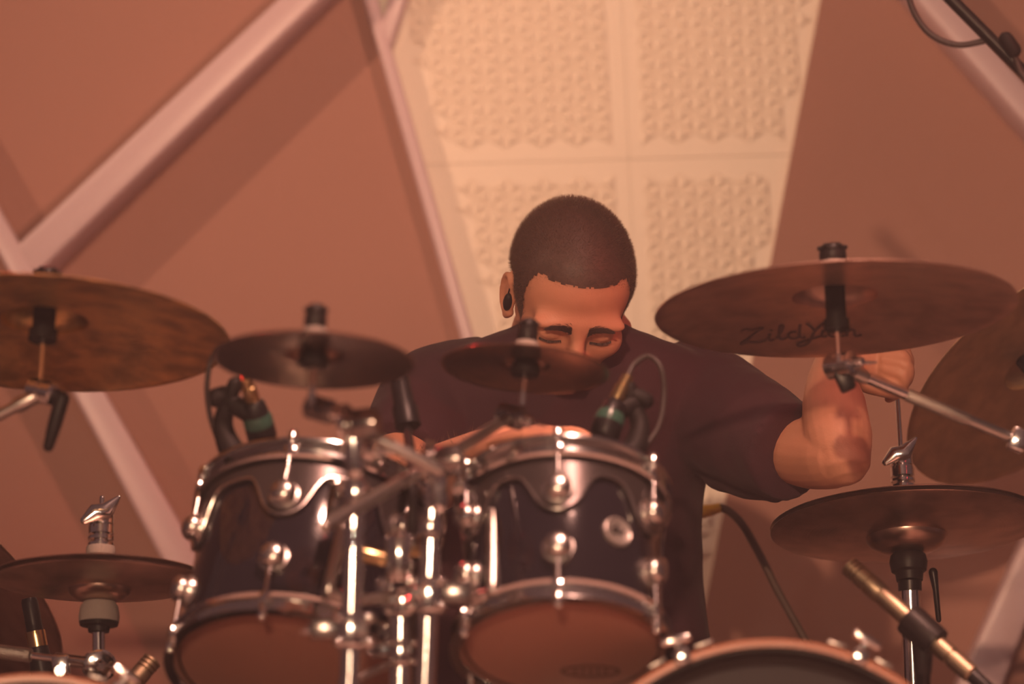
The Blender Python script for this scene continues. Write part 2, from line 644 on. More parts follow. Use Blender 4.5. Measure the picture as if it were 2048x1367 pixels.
def head_field(p):
    """signed distance of the bare head; face towards -Y, eyes at z = 0"""
    d = ell(p, (0, 0.012, 0.030), (0.0735, 0.091, 0.080))
    d = smin(d, ell(p, (0, -0.026, 0.034), (0.064, 0.060, 0.060)), 0.02)
    d = smin(d, ell(p, (0, -0.032, -0.028), (0.058, 0.053, 0.068)), 0.022)
    d = smin(d, ell(p, (0, -0.030, -0.060), (0.046, 0.044, 0.035)), 0.02)
    d = smin(d, ell(p, (0, -0.064, -0.078), (0.021, 0.017, 0.016)), 0.016)
    for s in (-1, 1):
        d = smin(d, ell(p, (s * 0.041, -0.058, -0.026), (0.023, 0.022, 0.020)), 0.018)
        d = smin(d, ell(p, (s * 0.029, -0.0815, 0.0145), (0.030, 0.012, 0.0085)), 0.020)
    # eye sockets, then closed lids looking down
    for s in (-1, 1):
        d = smax(d, -ell(p, (s * 0.0315, -0.0990, -0.003), (0.0200, 0.0185, 0.0125)), 0.012)
    for s in (-1, 1):
        d = smin(d, ell(p, (s * 0.0320, -0.0715, -0.005), (0.0160, 0.0140, 0.0115)), 0.003)
        d = smax(d, -caps(p, (s * 0.019, -0.0865, -0.0125), (s * 0.046, -0.081, -0.0125), 0.0012, 0.0012), 0.0015)
    d = smin(d, caps(p, (0, -0.086, 0.010), (0, -0.113, -0.036), 0.0075, 0.0115), 0.010)
    for s in (-1, 1):
        d = smin(d, ell(p, (s * 0.0135, -0.0985, -0.041), (0.0085, 0.012, 0.008)), 0.006)
    d = smin(d, ell(p, (0, -0.088, -0.066), (0.024, 0.010, 0.0065)), 0.006)
    d = smin(d, ell(p, (0, -0.086, -0.077), (0.021, 0.0105, 0.0065)), 0.005)
    d = smax(d, -caps(p, (-0.02, -0.097, -0.0715), (0.02, -0.097, -0.0715), 0.0012, 0.0012), 0.003)
    return d


HC = np.array((0.0, 0.004, 0.0))


def head_radius(dirs):
    hi = np.full(len(dirs), 0.16)
    # march inwards from outside so that the outermost surface is found
    r = hi.copy()
    for _ in range(34):
        d = head_field(HC + dirs * r[:, None])
        r = np.maximum(r - np.maximum(d, 0) * 0.85, 0.01)
    return r


def head_grid(nu, nv):
    us = np.linspace(0, 2 * PI, nu, endpoint=False)
    vs = np.linspace(0, PI, nv + 2)[1:-1]
    U, V = np.meshgrid(us, vs)
    d = np.stack([np.sin(V) * np.cos(U), np.sin(V) * np.sin(U), np.cos(V)], -1).reshape(-1, 3)
    return d


def head_mesh(bm, mtx, nu=220, nv=150):
    d = head_grid(nu, nv)
    pts = HC + d * head_radius(d)[:, None]
    poles = np.array([(0, 0, 1.0), (0, 0, -1.0)])
    pp = HC + poles * head_radius(poles)[:, None]
    vs = [bm.verts.new(mtx @ Vector(p)) for p in pts]
    top = bm.verts.new(mtx @ Vector(pp[0]))
    bot = bm.verts.new(mtx @ Vector(pp[1]))
    for i in range(nv - 1):
        for k in range(nu):
            k2 = (k + 1) % nu
            bm.faces.new((vs[i * nu + k], vs[(i + 1) * nu + k], vs[(i + 1) * nu + k2], vs[i * nu + k2]))
    for k in range(nu):
        k2 = (k + 1) % nu
        bm.faces.new((top, vs[k], vs[k2]))
        bm.faces.new((bot, vs[(nv - 1) * nu + k2], vs[(nv - 1) * nu + k]))


HEAD = Matrix.Translation(P(1138, 584, 4.99)) @ Matrix.Rotation(R(11), 4, 'Z') @ Matrix.Rotation(R(1.5), 4, 'Y') @ Matrix.Rotation(R(48), 4, 'X')

ORIGIN = Vector((P(1120, 1300, 5.2).x, 5.2, 0.0))
skin = B()
head_mesh(skin, HEAD)
# ears
for s in (-1, 1):
    em = HEAD @ Matrix.Translation((s * 0.0700, 0.012, -0.020)) @ Matrix.Rotation(R(-s * 14), 4, 'Z') @ Matrix.Scale(0.88, 4) @ Matrix.Rotation(R(-8), 4, 'X')
    ball(skin, (0, 0, 0), 1, 14, em @ Matrix.Diagonal((0.0055, 0.0165, 0.029, 1)))
    for v in skin.verts[-1:]:
        pass
    rim = []
    for k in range(15):
        a = R(-150 + k * 300 / 14)
        rim.append(em @ Vector((s * 0.004, 0.004 + 0.0165 * math.cos(a) * (1.0 if math.cos(a) > 0 else 0.75), 0.003 + 0.0285 * math.sin(a))))
    tube(skin, rim, [0.0028] + [0.0042] * 13 + [0.003], 10, 'round')
    tube(skin, [em @ Vector((s * 0.001, -0.006, -0.024)), em @ Vector((s * 0.002, 0.000, -0.030))], 0.0065, 10, 'round')
# the ball() helper adds its centre after the matrix, so the matrices above carry the place
# neck
nb = HEAD @ Vector((0, 0.030, -0.045))
tube(skin, [HEAD @ Vector((0, 0.02, 0.0)), nb, P(1146, 668, 5.12), P(1142, 740, 5.16)], [0.054, 0.058, 0.062, 0.075], 24, 'flat')
# chest core that joins neck and arms
tube(skin, [P(1142, 700, 5.15), P(1130, 900, 5.17), P(1120, 1300, 5.2)], [0.085, 0.11, 0.11], 24, 'round')
tube(skin, [P(900, 775, 5.13), P(1140, 760, 5.14), P(1390, 775, 5.13)], [0.05, 0.07, 0.05], 20, 'round')
# raised arm (picture right): upper arm comes forward to the elbow, forearm goes up and back to the hi-hat rod
tube(skin, smooth_path([P(1400, 790, 5.12), P(1520, 860, 5.03), P(1612, 905, 4.955), P(1668, 912, 4.90)], 5),
     [0.050 - 0.010 * i / 15 for i in range(16)], 22, 'round')
fp = smooth_path([P(1684, 914, 4.89), P(1676, 872, 4.905), P(1668, 812, 4.955), P(1664, 760, 5.01), P(1672, 722, 5.055)], 5)
fr = []
for i in range(len(fp)):
    t = i / (len(fp) - 1)
    fr.append(np.interp(t, [0, 0.25, 0.5, 0.8, 1], [0.0365, 0.0425, 0.0400, 0.029, 0.0255]))
tube(skin, fp, [float(x) for x in fr], 24, 'round')
# elbow tip
ball(skin, P(1690, 932, 4.895), (0.026, 0.026, 0.020), 16)
# raised hand: wrist, palm, four curled fingers and a thumb around the hi-hat rod
tube(skin, [P(1672, 726, 5.05), P(1708, 724, 5.063), P(1748, 724, 5.07), P(1778, 724, 5.072)], [0.026, 0.032, 0.036, 0.033], 18, 'round', flat=0.55, flat_axis=(0, 1, 0.1))
FING = [
    ([(1772, 706, 5.055), (1806, 712, 5.045), (1815, 742, 5.05), (1800, 764, 5.065)], 0.0088),
    ([(1774, 720, 5.050), (1812, 730, 5.040), (1814, 758, 5.05), (1796, 774, 5.065)], 0.0090),
    ([(1772, 736, 5.050), (1806, 750, 5.040), (1804, 774, 5.05), (1788, 785, 5.065)], 0.0086),
    ([(1764, 750, 5.055), (1792, 767, 5.045), (1790, 787, 5.05), (1778, 796, 5.060)], 0.0078),
]
for pts, r in FING:
    tube(skin, smooth_path([P(*p) for p in pts], 4), [r * (1.12 - 0.3 * i / 12) for i in range(13)], 12, 'round')
tube(skin, smooth_path([P(1702, 738, 5.05), P(1732, 766, 5.03), P(1766, 778, 5.03), P(1792, 786, 5.05)], 4), [0.014 - 0.0055 * i / 12 for i in range(13)], 14, 'round')
# lowered arm (picture left): elbow behind the toms, hand lying over the far rim of the smaller tom
tube(skin, smooth_path([P(880, 790, 5.12), P(815, 900, 5.02), P(800, 985, 4.93)], 6), [0.050 - 0.010 * i / 12 for i in range(13)], 22, 'round')
fp = smooth_path([P(800, 990, 4.93), P(868, 958, 4.84), P(950, 918, 4.74), P(1008, 893, 4.67)], 5)
fr = [float(np.interp(i / 15, [0, 0.3, 0.6, 1], [0.038, 0.041, 0.034, 0.027])) for i in range(16)]
tube(skin, fp, fr, 22, 'round')
tube(skin, [P(1008, 893, 4.67), P(1045, 886, 4.64), P(1090, 882, 4.61), P(1120, 882, 4.59)], [0.027, 0.032, 0.037, 0.034], 18, 'round', flat=0.5, flat_axis=(0, 0.2, 1))
FING2 = [
    ([(1112, 870, 4.575), (1150, 868, 4.56), (1176, 880, 4.55), (1190, 896, 4.55)], 0.0092),
    ([(1116, 878, 4.60), (1158, 874, 4.60), (1186, 888, 4.60), (1198, 906, 4.60)], 0.0094),
    ([(1112, 886, 4.625), (1152, 880, 4.63), (1180, 894, 4.635), (1192, 910, 4.635)], 0.0088),
    ([(1104, 894, 4.65), (1140, 890, 4.655), (1164, 902, 4.66), (1174, 916, 4.66)], 0.0080),
]
for pts, r in FING2:
    tube(skin, smooth_path([P(*p) for p in pts], 4), [r * (1.12 - 0.3 * i / 12) for i in range(13)], 12, 'round')
tube(skin, smooth_path([P(1030, 892, 4.635), P(1070, 900, 4.585), P(1105, 902, 4.56), P(1132, 904, 4.55)], 4), [0.014 - 0.0055 * i / 12 for i in range(13)], 14, 'round')
person = bpy.data.objects.new('person', None)
person_mesh = mesh_of(skin, 'person', True, 180)
bpy.data.objects.remove(person)
person = bpy.data.objects.new('person', person_mesh)
col.objects.link(person)
person.data.materials.append(M['skin'])
tag(person, 'person in a black t-shirt bowing a shaved head over the drum kit, one arm raised', 'person')
rm = person.modifiers.new('one_skin', 'REMESH')
rm.mode = 'VOXEL'
rm.voxel_size = 0.0021
rm.use_smooth_shade = True
sm = person.modifiers.new('soften', 'SMOOTH')
sm.factor = 0.5
sm.iterations = 6


# hair: a cropped cap with a gently rounded front line, and short strands
def hair_edge(p):
    """> 0 inside the hair, metres from the hairline (head space)"""
    x, y, z = p[..., 0], p[..., 1], p[..., 2]
    ax = np.abs(x)
    front = z - (0.0640 - 0.0020 * (ax / 0.05) ** 2)
    temple = y + 0.047 + 0.008 * np.clip((z - 0.03) / 0.05, -1.5, 1)
    low = np.where(y < -0.010, z + 0.024, np.where(y < 0.034, z - 0.018, z + 0.060))
    side = np.where(ax > 0.03, np.minimum(temple, low), np.where(y > 0.03, low, -1.0))
    return np.maximum(np.minimum(front, 0.05), side)


def tri_mesh(verts, faces):
    """a bmesh from arrays"""
    me = bpy.data.meshes.new('tmp')
    me.from_pydata([tuple(v) for v in verts], [], faces)
    bm = bmesh.new()
    bm.from_mesh(me)
    bpy.data.meshes.remove(me)
    return bm


H4 = np.array(HEAD)


def to_world(a):
    return a @ H4[:3, :3].T + H4[:3, 3]


rng = np.random.default_rng(3)
nu, nv = 260, 170
dirs = head_grid(nu, nv)
base = HC + dirs * head_radius(dirs)[:, None]
edge = hair_edge(base)
lift = np.clip(edge / 0.02, 0, 1) * 0.0030 + 0.0002
pts = to_world(base + dirs * lift[:, None])
keep = edge > 0.003 + rng.normal(size=len(edge)) * 0.0008
fcs = []
for i in range(nv - 1):
    for k in range(nu):
        k2 = (k + 1) % nu
        q = (i * nu + k, (i + 1) * nu + k, (i + 1) * nu + k2, i * nu + k2)
        if keep[q[0]] and keep[q[1]] and keep[q[2]] and keep[q[3]]:
            fcs.append(q)
tp = to_world(HC + np.array([[0, 0, 1.0]]) * (head_radius(np.array([[0, 0, 1.0]]))[:, None] + 0.0032))
verts = np.concatenate([pts, tp])
for k in range(nu):
    fcs.append((len(pts), k, (k + 1) % nu))
hb = tri_mesh(verts, fcs)
bmesh.ops.delete(hb, geom=[v for v in hb.verts if not v.link_faces], context='VERTS')
hair = part('hair', hb, M['hair'], person, angle=180)
hair['label'] = 'dark brown buzz-cut hair'


def strand_mesh(p0, grow, length, width):
    """thin triangular hairs (head space in, world space out)"""
    g = grow / np.linalg.norm(grow, axis=1)[:, None]
    sd = np.cross(g, rng.normal(size=g.shape))
    sd = sd / np.linalg.norm(sd, axis=1)[:, None] * (width / 2)
    v = np.stack([p0 + sd, p0 - sd, p0 + g * length[:, None]], 1).reshape(-1, 3)
    return tri_mesh(to_world(v), [(3 * i, 3 * i + 1, 3 * i + 2) for i in range(len(p0))])


n_try = 70000
dd = rng.normal(size=(n_try, 3))
dd /= np.linalg.norm(dd, axis=1)[:, None]
pb = HC + dd * head_radius(dd)[:, None]
ed = hair_edge(pb)
sel = rng.random(n_try) < np.clip((ed + 0.004) / 0.010, 0, 1)
dd, pb, ed = dd[sel], pb[sel], ed[sel]
p0 = pb + dd * (np.clip(ed / 0.02, 0, 1) * 0.0022)[:, None]
swirl = np.where(pb[:, 1:2] < 0.05, 1.0, 0.0) * np.array([[0.0, -0.45, 0.03]])
grow = dd + swirl + rng.normal(size=dd.shape) * 0.25
ln = (0.0016 + 0.0042 * np.clip(ed / 0.03, 0, 1)) * rng.uniform(0.7, 1.25, size=len(dd))
part('hair_strands', strand_mesh(p0, grow, ln, 0.00042), M['strand'], hair, smooth=False, kind='stuff')

# eyebrows and lashes
for s in (-1, 1):
    n = 1600
    t = rng.uniform(0, 1, n)
    q = np.stack([s * (0.012 + 0.037 * t), np.full(n, -0.12), 0.0150 + 0.006 * np.sin(t * 2.2) - 0.004 * t * t + rng.normal(size=n) * 0.0031 * (1.15 - 0.6 * t)], 1)
    q /= np.linalg.norm(q, axis=1)[:, None]
    p0 = HC + q * head_radius(q)[:, None]
    g = np.stack([s * (0.4 + t), np.full(n, -0.30), 0.55 - 0.8 * t], 1) + rng.normal(size=(n, 3)) * 0.15
    part('eyebrow', strand_mesh(p0, g, rng.uniform(0.005, 0.008, n), 0.0006), M['hair'], person, smooth=False)
    n = 150
    t = np.linspace(0, 1, n)
    q = np.stack([s * (0.018 + 0.029 * t), np.full(n, -0.085), -0.0118 - 0.0016 * np.sin(t * PI)], 1)
    q /= np.linalg.norm(q, axis=1)[:, None]
    p0 = HC + q * head_radius(q)[:, None] + np.array([[0, -0.0004, 0]])
    g = np.stack([s * (t - 0.3) * 0.5, np.full(n, -0.8), np.full(n, -0.55)], 1)
    part('eyelash', strand_mesh(p0, g, np.full(n, 0.0042), 0.0008), M['hair'], person, smooth=False)

# in-ear monitor in the visible ear, with its thin lead
im = B()
em = HEAD @ Matrix.Translation((-0.0735, 0.004, -0.024))
ball(im, (0, 0, 0), 1, 14, em @ Matrix.Diagonal((0.0060, 0.0075, 0.0130, 1)))
tube(im, smooth_path([em @ Vector((-0.001, 0.002, 0.01)), em @ Vector((0.000, 0.004, 0.020)), em @ Vector((0.003, 0.014, 0.028)), em @ Vector((0.006, 0.03, 0.012))], 5), 0.0010, 8, 'round')
part('in_ear_monitor', im, M['black_plastic'], person, label='black in-ear monitor')

# arm hair on the lowered forearm
ah = B()
for _ in range(260):
    t = rng.uniform(0.25, 1.0)
    i = min(int(t * 15), 14)
    ax_ = (fp[i + 1] - fp[i]).normalized()
    c = fp[i].lerp(fp[i + 1], t * 15 - i)
    ang = rng.uniform(0, 2 * PI)
    u = ax_.cross(Vector((0, 0, 1))).normalized()
    v = ax_.cross(u)
    nrm = u * math.cos(ang) + v * math.sin(ang)
    p0 = c + nrm * (fr[i] - 0.001)
    g = (nrm * 0.5 + ax_ * 0.7 + Vector(rng.normal(size=3)) * 0.3).normalized()
    sd = g.cross(nrm).normalized() * 0.00035
    ah.faces.new([ah.verts.new(p0 + sd), ah.verts.new(p0 - sd), ah.verts.new(p0 + g * 0.013)])
part('arm_hair', ah, M['strand'], person, smooth=False, kind='stuff')

# t-shirt
sh = B()


def ring_loft(bm, rings, seg=40, power=2.5):
    rr = []
    for (py, hw, cx, d, hd) in rings:
        c = P(cx, py, d)
        row = []
        for k in range(seg):
            a = 2 * PI * k / seg
            ca, sa = math.cos(a), math.sin(a)
            x = math.copysign(abs(ca) ** (2 / power), ca) * hw * d / F_PX
            y = math.copysign(abs(sa) ** (2 / power), sa) * hd
            row.append(bm.verts.new(c + Vector((x, y, 0))))
        rr.append(row)
    for a, b_ in zip(rr, rr[1:]):
        for k in range(seg):
            bm.faces.new((a[k], a[(k + 1) % seg], b_[(k + 1) % seg], b_[k]))
    bm.faces.new(rr[0])
    bm.faces.new(list(reversed(rr[-1])))


ring_loft(sh, [(1560, 322, 1130, 5.22, 0.145), (1420, 312, 1124, 5.21, 0.14), (1300, 304, 1119, 5.20, 0.135), (1180, 292, 1116, 5.19, 0.13),
               (1060, 286, 1115, 5.18, 0.128), (980, 290, 1118, 5.17, 0.13), (900, 304, 1126, 5.155, 0.135), (820, 312, 1134, 5.14, 0.13),
               (765, 308, 1139, 5.13, 0.118), (725, 285, 1142, 5.125, 0.102), (700, 240, 1142, 5.12, 0.090), (680, 178, 1141, 5.115, 0.080),
               (664, 128, 1140, 5.11, 0.072), (650, 104, 1140, 5.105, 0.066)])
# raised sleeve
tube(sh, smooth_path([P(1330, 800, 5.14), P(1400, 820, 5.12), P(1490, 858, 5.05), P(1586, 905, 4.955)], 5),
     [0.080, 0.081, 0.082, 0.083, 0.083, 0.083, 0.082, 0.080, 0.078, 0.075, 0.073, 0.071, 0.068, 0.065, 0.063, 0.062], 30, 'flat')
# lower corner of the sleeve hem
tube(sh, [P(1440, 942, 5.08), P(1505, 956, 5.04), P(1548, 976, 5.005)], [0.028, 0.027, 0.019], 14, 'round')
# lowered sleeve
tube(sh, smooth_path([P(960, 790, 5.14), P(890, 800, 5.11), P(838, 850, 5.07), P(800, 925, 5.0)], 5),
     [0.078] * 4 + [0.076, 0.075, 0.074, 0.072, 0.07, 0.068, 0.067, 0.066, 0.065, 0.064, 0.063, 0.062], 30, 'flat')
shirt = part('t_shirt', sh, M['shirt'], person, angle=180)
shirt['label'] = 'black short-sleeved t-shirt'
rm = shirt.modifiers.new('one_cloth', 'REMESH')
rm.mode = 'VOXEL'
rm.voxel_size = 0.005
rm.use_smooth_shade = True
sm = shirt.modifiers.new('soften', 'SMOOTH')
sm.factor = 0.5
sm.iterations = 8
tex = bpy.data.textures.new('cloth_folds', 'CLOUDS')
tex.noise_scale = 0.09
tex.noise_depth = 2
dm = shirt.modifiers.new('folds', 'DISPLACE')
dm.texture = tex
dm.strength = 0.013
dm.mid_level = 0.5
dm.texture_coords = 'GLOBAL'
# collar rib
cb = B()
ring = []
for k in range(25):
    a = 2 * PI * k / 24
    c = P(1143, 662, 5.09)
    ring.append(c + Vector((math.cos(a) * 0.066, math.sin(a) * 0.056, 0.010 * math.sin(a) + 0.002)))
tube(cb, ring, 0.008, 10, 'none')
part('collar', cb, M['shirt'], shirt)

# trousers and shoes, mostly below the frame
tb = B()
hip = P(1125, 1540, 5.22)
for s, kx, fx in ((-1, -0.17, -0.20), (1, 0.29, 0.33)):
    h0 = hip + Vector((s * 0.08, 0, -0.02))
    kn = Vector((hip.x + kx, 4.86, 0.44))
    an = Vector((hip.x + fx, 4.92, 0.09))
    tube(tb, smooth_path([h0, (h0 + kn) / 2 + Vector((0, 0, 0.01)), kn], 5), [0.095 - 0.003 * i for i in range(11)], 22, 'round')
    tube(tb, smooth_path([kn, (kn + an) / 2 + Vector((0, 0.03, 0)), an], 5), [0.066 - 0.0018 * i for i in range(11)], 20, 'round')
ball(tb, hip + Vector((0, 0.02, -0.03)), (0.185, 0.15, 0.12), 22)
tr = part('trousers', tb, M['trousers'], person, angle=180)
rm = tr.modifiers.new('one_cloth', 'REMESH')
rm.mode = 'VOXEL'
rm.voxel_size = 0.008
rm.use_smooth_shade = True
for fx in (-0.20, 0.33):
    so = B()
    an = Vector((hip.x + fx, 4.92, 0.0))
    tube(so, [an + Vector((0, 0.05, 0.045)), an + Vector((0, -0.05, 0.045)), an + Vector((0, -0.17, 0.035))], [0.045, 0.046, 0.034], 18, 'round')
    part('shoe', so, M['shoe'], person, angle=180)
for o in [person] + list(person.children_recursive):
    o.data.transform(Matrix.Translation(-ORIGIN))
person.location = ORIGIN
# ------------------------------------------------------------------ cymbals
def cymbal_profile(Rr, bell=0.24, bow=0.085, dome=0.14, thick=0.0012, flip=0.0):
    """underside then topside, (r, z), edge plane at z = 0"""
    pr = []
    rb = Rr * bell
    zb = Rr * bow
    n = 14
    for i in range(n + 1):
        r = Rr + (rb - Rr) * i / n
        t = (Rr - r) / (Rr - rb)
        z = zb * (1 - (1 - t) ** 1.7)
        if flip:
            t2 = max(0.0, (r - Rr * 0.86) / (Rr * 0.14))
            z += flip * Rr * t2 * t2
        pr.append((r, z))
    for i in range(1, 9):
        a = i / 8 * PI / 2
        pr.append((max(0.006, rb * math.cos(a) ** 0.85), zb + Rr * dome * math.sin(a)))
    return pr


def under_z(prof, r):
    rs = [p[0] for p in prof][::-1]
    zs = [p[1] for p in prof][::-1]
    return float(np.interp(r, rs, zs))


def cymbal(name, label, m, Rr, material, group=None, **kw):
    prof = cymbal_profile(Rr, **kw)
    top = [(r, z + 0.0018) for r, z in prof]
    full = prof + list(reversed(top))
    full = [(Rr + 0.0009, prof[0][1] + 0.0009), (Rr + 0.0006, prof[0][1] + 0.0003)] + full + [(Rr + 0.0006, prof[0][1] + 0.0015)]
    b = B()
    lathe(b, full, 120, closed=True)
    o = part(name, b, material, angle=50)
    o.matrix_world = m
    tag(o, label, 'cymbal', group)
    return o, prof


def local(m, x, y, z):
    return m @ Vector((x, y, z))


def wing_nut(bm, m, s=1.0):
    """a rounded two-winged nut around local Z"""
    lathe(bm, [(0.0, 0.014 * s), (0.005 * s, 0.014 * s), (0.0075 * s, 0.010 * s), (0.009 * s, 0.0), (0.0, 0.0)], 16, m)
    for sg in (-1, 1):
        tube(bm, [m @ Vector((sg * 0.005 * s, 0, 0.006 * s)), m @ Vector((sg * 0.014 * s, 0, 0.014 * s)), m @ Vector((sg * 0.020 * s, 0, 0.020 * s))],
             [0.005 * s, 0.0048 * s, 0.003 * s], 10, 'round', flat=0.5, flat_axis=m.to_3x3() @ Vector((0, 1, 0)))


def stepped_cap(bm, m, r, h):
    """ribbed rubber topper"""
    pr = [(0, h), (r * 0.55, h), (r * 0.8, h * 0.94), (r * 0.95, h * 0.80), (r * 0.95, h * 0.62), (r * 0.86, h * 0.58), (r, h * 0.52), (r, h * 0.1), (r * 0.9, 0), (0, 0)]
    lathe(bm, pr, 20, m)
    for k in range(6):
        a = k * PI / 3
        c = m @ Vector((math.cos(a) * r * 0.93, math.sin(a) * r * 0.93, h * 0.8))
        ball(bm, c, r * 0.2, 8)


def tripod(st, foot, spread=0.32, hub=0.34, mat_='chrome', r=0.009):
    """three folding legs and a hub around a post that ends at foot (world)"""
    for k in range(3):
        a = R(90 + 120 * k + 17)
        e = Vector((foot.x + math.cos(a) * spread, foot.y + math.sin(a) * spread, 0.012))
        b = B()
        tube(b, [Vector((foot.x, foot.y, hub)), e], r, 10)
        lg = part('leg', b, M[mat_], st, world=True)
        b = B()
        tube(b, [e + (Vector((foot.x, foot.y, hub)) - e).normalized() * 0.03, e], 0.012, 10, 'round')
        part('rubber_foot', b, M['rubber'], lg, world=True)
    b = B()
    lathe(b, [(0.011, hub - 0.03), (0.02, hub - 0.03), (0.02, hub + 0.03), (0.011, hub + 0.03)], 16, Matrix.Translation((foot.x, foot.y, 0)), closed=True)
    part('leg_hub', b, M[mat_], st, world=True)


def mount(st, m, prof, nut_h=0.03, nut_mat='black_plastic', sleeve_r=0.011, sleeve_to=-0.02, rod_to=-0.06, sleeve_mat='rubber', felt=True, nut_r=0.0135, cup_r=0.0):
    """what holds a cymbal on its stand: topper, felts, sleeve, rod"""
    zt = prof[-1][1]
    b = B()
    stepped_cap(b, m @ Matrix.Translation((0, 0, zt + 0.0115)), nut_r, nut_h)
    part('topper', b, M[nut_mat], st, world=True)
    b = B()
    lathe(b, [(0.0062, zt + 0.0016), (nut_r * 1.12, zt + 0.0016), (nut_r * 1.2, zt + 0.006), (nut_r * 1.12, zt + 0.011), (0.0062, zt + 0.011)], 20, m, closed=True)
    part('felt_washer', b, M['felt'], st, world=True)
    b = B()
    lathe(b, [(0.004, zt - 0.003), (sleeve_r, zt - 0.003), (sleeve_r, sleeve_to + 0.012), (sleeve_r * 1.25, sleeve_to + 0.012), (sleeve_r * 1.25, sleeve_to), (0.004, sleeve_to)], 20, m, closed=True)
    part('sleeve', b, M[sleeve_mat], st, world=True)
    b = B()
    tube(b, [local(m, 0, 0, zt + 0.03), local(m, 0, 0, rod_to)], 0.0035, 12)
    part('rod', b, M['chrome'], st, world=True)


def tilter(st, c, axis, r=0.014, w=0.03, lever=None, material='chrome'):
    """ratchet tilter: a barrel across the stand with end caps and a wing screw or lever"""
    c = Vector(c)
    axis = Vector(axis).normalized()
    m = aim(c - axis * w / 2, c + axis * w / 2)
    b = B()
    lathe(b, [(0, 0), (r * 0.75, 0), (r, w * 0.08), (r, w * 0.42), (r * 0.88, w * 0.45), (r * 0.88, w * 0.53), (r, w * 0.56), (r, w * 0.92), (r * 0.75, w), (0, w)], 28, m)
    t = part('tilter', b, M[material], st, world=True)
    b = B()
    if lever is None:
        wing_nut(b, aim(c + axis * w / 2, c + axis * w), 0.85)
        part('wing_screw', b, M['chrome'], t, world=True)
    else:
        a, bb = lever
        tube(b, [c + axis * w * 0.45, a], 0.007, 12, 'round')
        tube(b, [a, Vector(a).lerp(Vector(bb), 0.5), bb], [0.0085, 0.008, 0.006], 14, 'round')
        part('lever', b, M['black_plastic'], t, world=True)
    return t


def clamp_ring(bm, a, bdir, r_in, r_out, h):
    m = aim(a, Vector(a) + Vector(bdir))
    lathe(bm, [(r_in, -h / 2), (r_out * 0.93, -h / 2), (r_out, -h / 2 + h * 0.12), (r_out, h / 2 - h * 0.12), (r_out * 0.93, h / 2), (r_in, h / 2)], 24, m, closed=True)


# --- right-hand crash (16 inch) with its lettering
mR = frame(1672, 622, 4.5, 15.2, -2.6)
crashR, profR = cymbal('crash_cymbal', 'large dark bronze crash cymbal with script lettering in front of the raised arm', mR, 0.2035, M['cy_dark'])

# script word on the underside (pen strokes in a 0..6.2 x -0.6..1.2 box)
def arc(cx, cy, rx, ry, a0, a1, n=10):
    return [(cx + rx * math.cos(R(a0 + (a1 - a0) * i / n)), cy + ry * math.sin(R(a0 + (a1 - a0) * i / n))) for i in range(n + 1)]


WORD = [
    [(0.05, 0.95), (0.25, 1.08), (0.55, 1.02), (1.0, 1.08), (0.7, 0.75), (0.3, 0.3), (0.0, 0.0), (0.35, 0.06), (0.75, -0.02), (1.15, 0.10)],   # Z
    [(1.28, 0.55), (1.22, 0.15), (1.30, 0.02), (1.45, 0.08)], [(1.33, 0.78), (1.37, 0.84)],                                                  # i
    [(1.55, 0.1), (1.80, 0.70), (1.88, 1.08), (1.76, 1.10), (1.68, 0.5), (1.70, 0.08), (1.86, 0.04), (2.0, 0.14)],                            # l
    arc(2.30, 0.26, 0.24, 0.26, 60, 400, 14), [(2.60, 1.08), (2.55, 0.5), (2.54, 0.12), (2.66, 0.02), (2.78, 0.10)],                          # d
    [(2.86, 1.12), (3.05, 0.85), (3.18, 0.55)], [(3.62, 1.12), (3.40, 0.78), (3.18, 0.40), (3.02, -0.1), (2.80, -0.48), (2.52, -0.58), (2.42, -0.42), (2.62, -0.28), (3.05, -0.10), (3.45, 0.08)],  # j with its long tail
    [(3.56, 0.52), (3.50, 0.14), (3.58, 0.02), (3.72, 0.08)], [(3.60, 0.76), (3.64, 0.82)],                                                  # i
    arc(4.02, 0.24, 0.23, 0.24, 50, 400, 14), [(4.27, 0.50), (4.24, 0.14), (4.34, 0.02), (4.46, 0.10)],                                       # a
    [(4.58, 0.50), (4.56, 0.02)], [(4.57, 0.28), (4.72, 0.48), (4.88, 0.46), (4.90, 0.12), (5.0, 0.02), (5.2, 0.12)],                         # n
]


def on_under(u, v, lift):
    x = -0.112 + u / 5.2 * 0.140
    y = 0.142 - v * 0.040 + 0.012 * (u / 5.2) - 0.006
    r = math.hypot(x, y)
    return Vector((x, y, under_z(profR, r) - 0.0004 - lift))


b = B()
for st_ in WORD:
    dense = smooth_path([(x, y, 0) for x, y in st_], 4)
    ribbon(b, [(p.x, p.y) for p in dense], 0.13, on_under)
part('lettering', b, M['ink'], crashR, smooth=False, label='dark script word Zildjian')

stR = thing('cymbal_stand', 'chrome boom arm carrying the large dark bronze crash cymbal', 'cymbal stand', Vector((1.02, 4.6, 0)))
mount(stR, mR, profR, nut_h=0.021, sleeve_r=0.0115, sleeve_to=-0.022, rod_to=-0.060, nut_r=0.0155)
tR = P(1682, 730, 4.5)
tilter(stR, tR, Vector((0.75, -0.6, 0.05)), 0.0145, 0.036)
b = B()
box(b, (0.018, 0.014, 0.03), Matrix.Translation(tR + Vector((0.003, 0.0, -0.015))) @ Matrix.Rotation(R(-25), 4, 'Y'), 0.003)
part('tilter_bracket', b, M['black_metal'], stR, world=True)
armA, armB = P(1690, 738, 4.5), P(2290, 984, 4.58)
b = B()
tube(b, [armA.lerp(armB, t) for t in (0.0, 0.06, 0.075, 0.2)], [0.008, 0.0085, 0.0065, 0.0062], 16)
part('arm_socket', b, M['steel'], stR, world=True)
b = B()
tube(b, [armA.lerp(armB, 0.07), armA.lerp(armB, 0.205)], 0.0066, 16)
part('boom_rod', b, M['chrome'], stR, world=True)
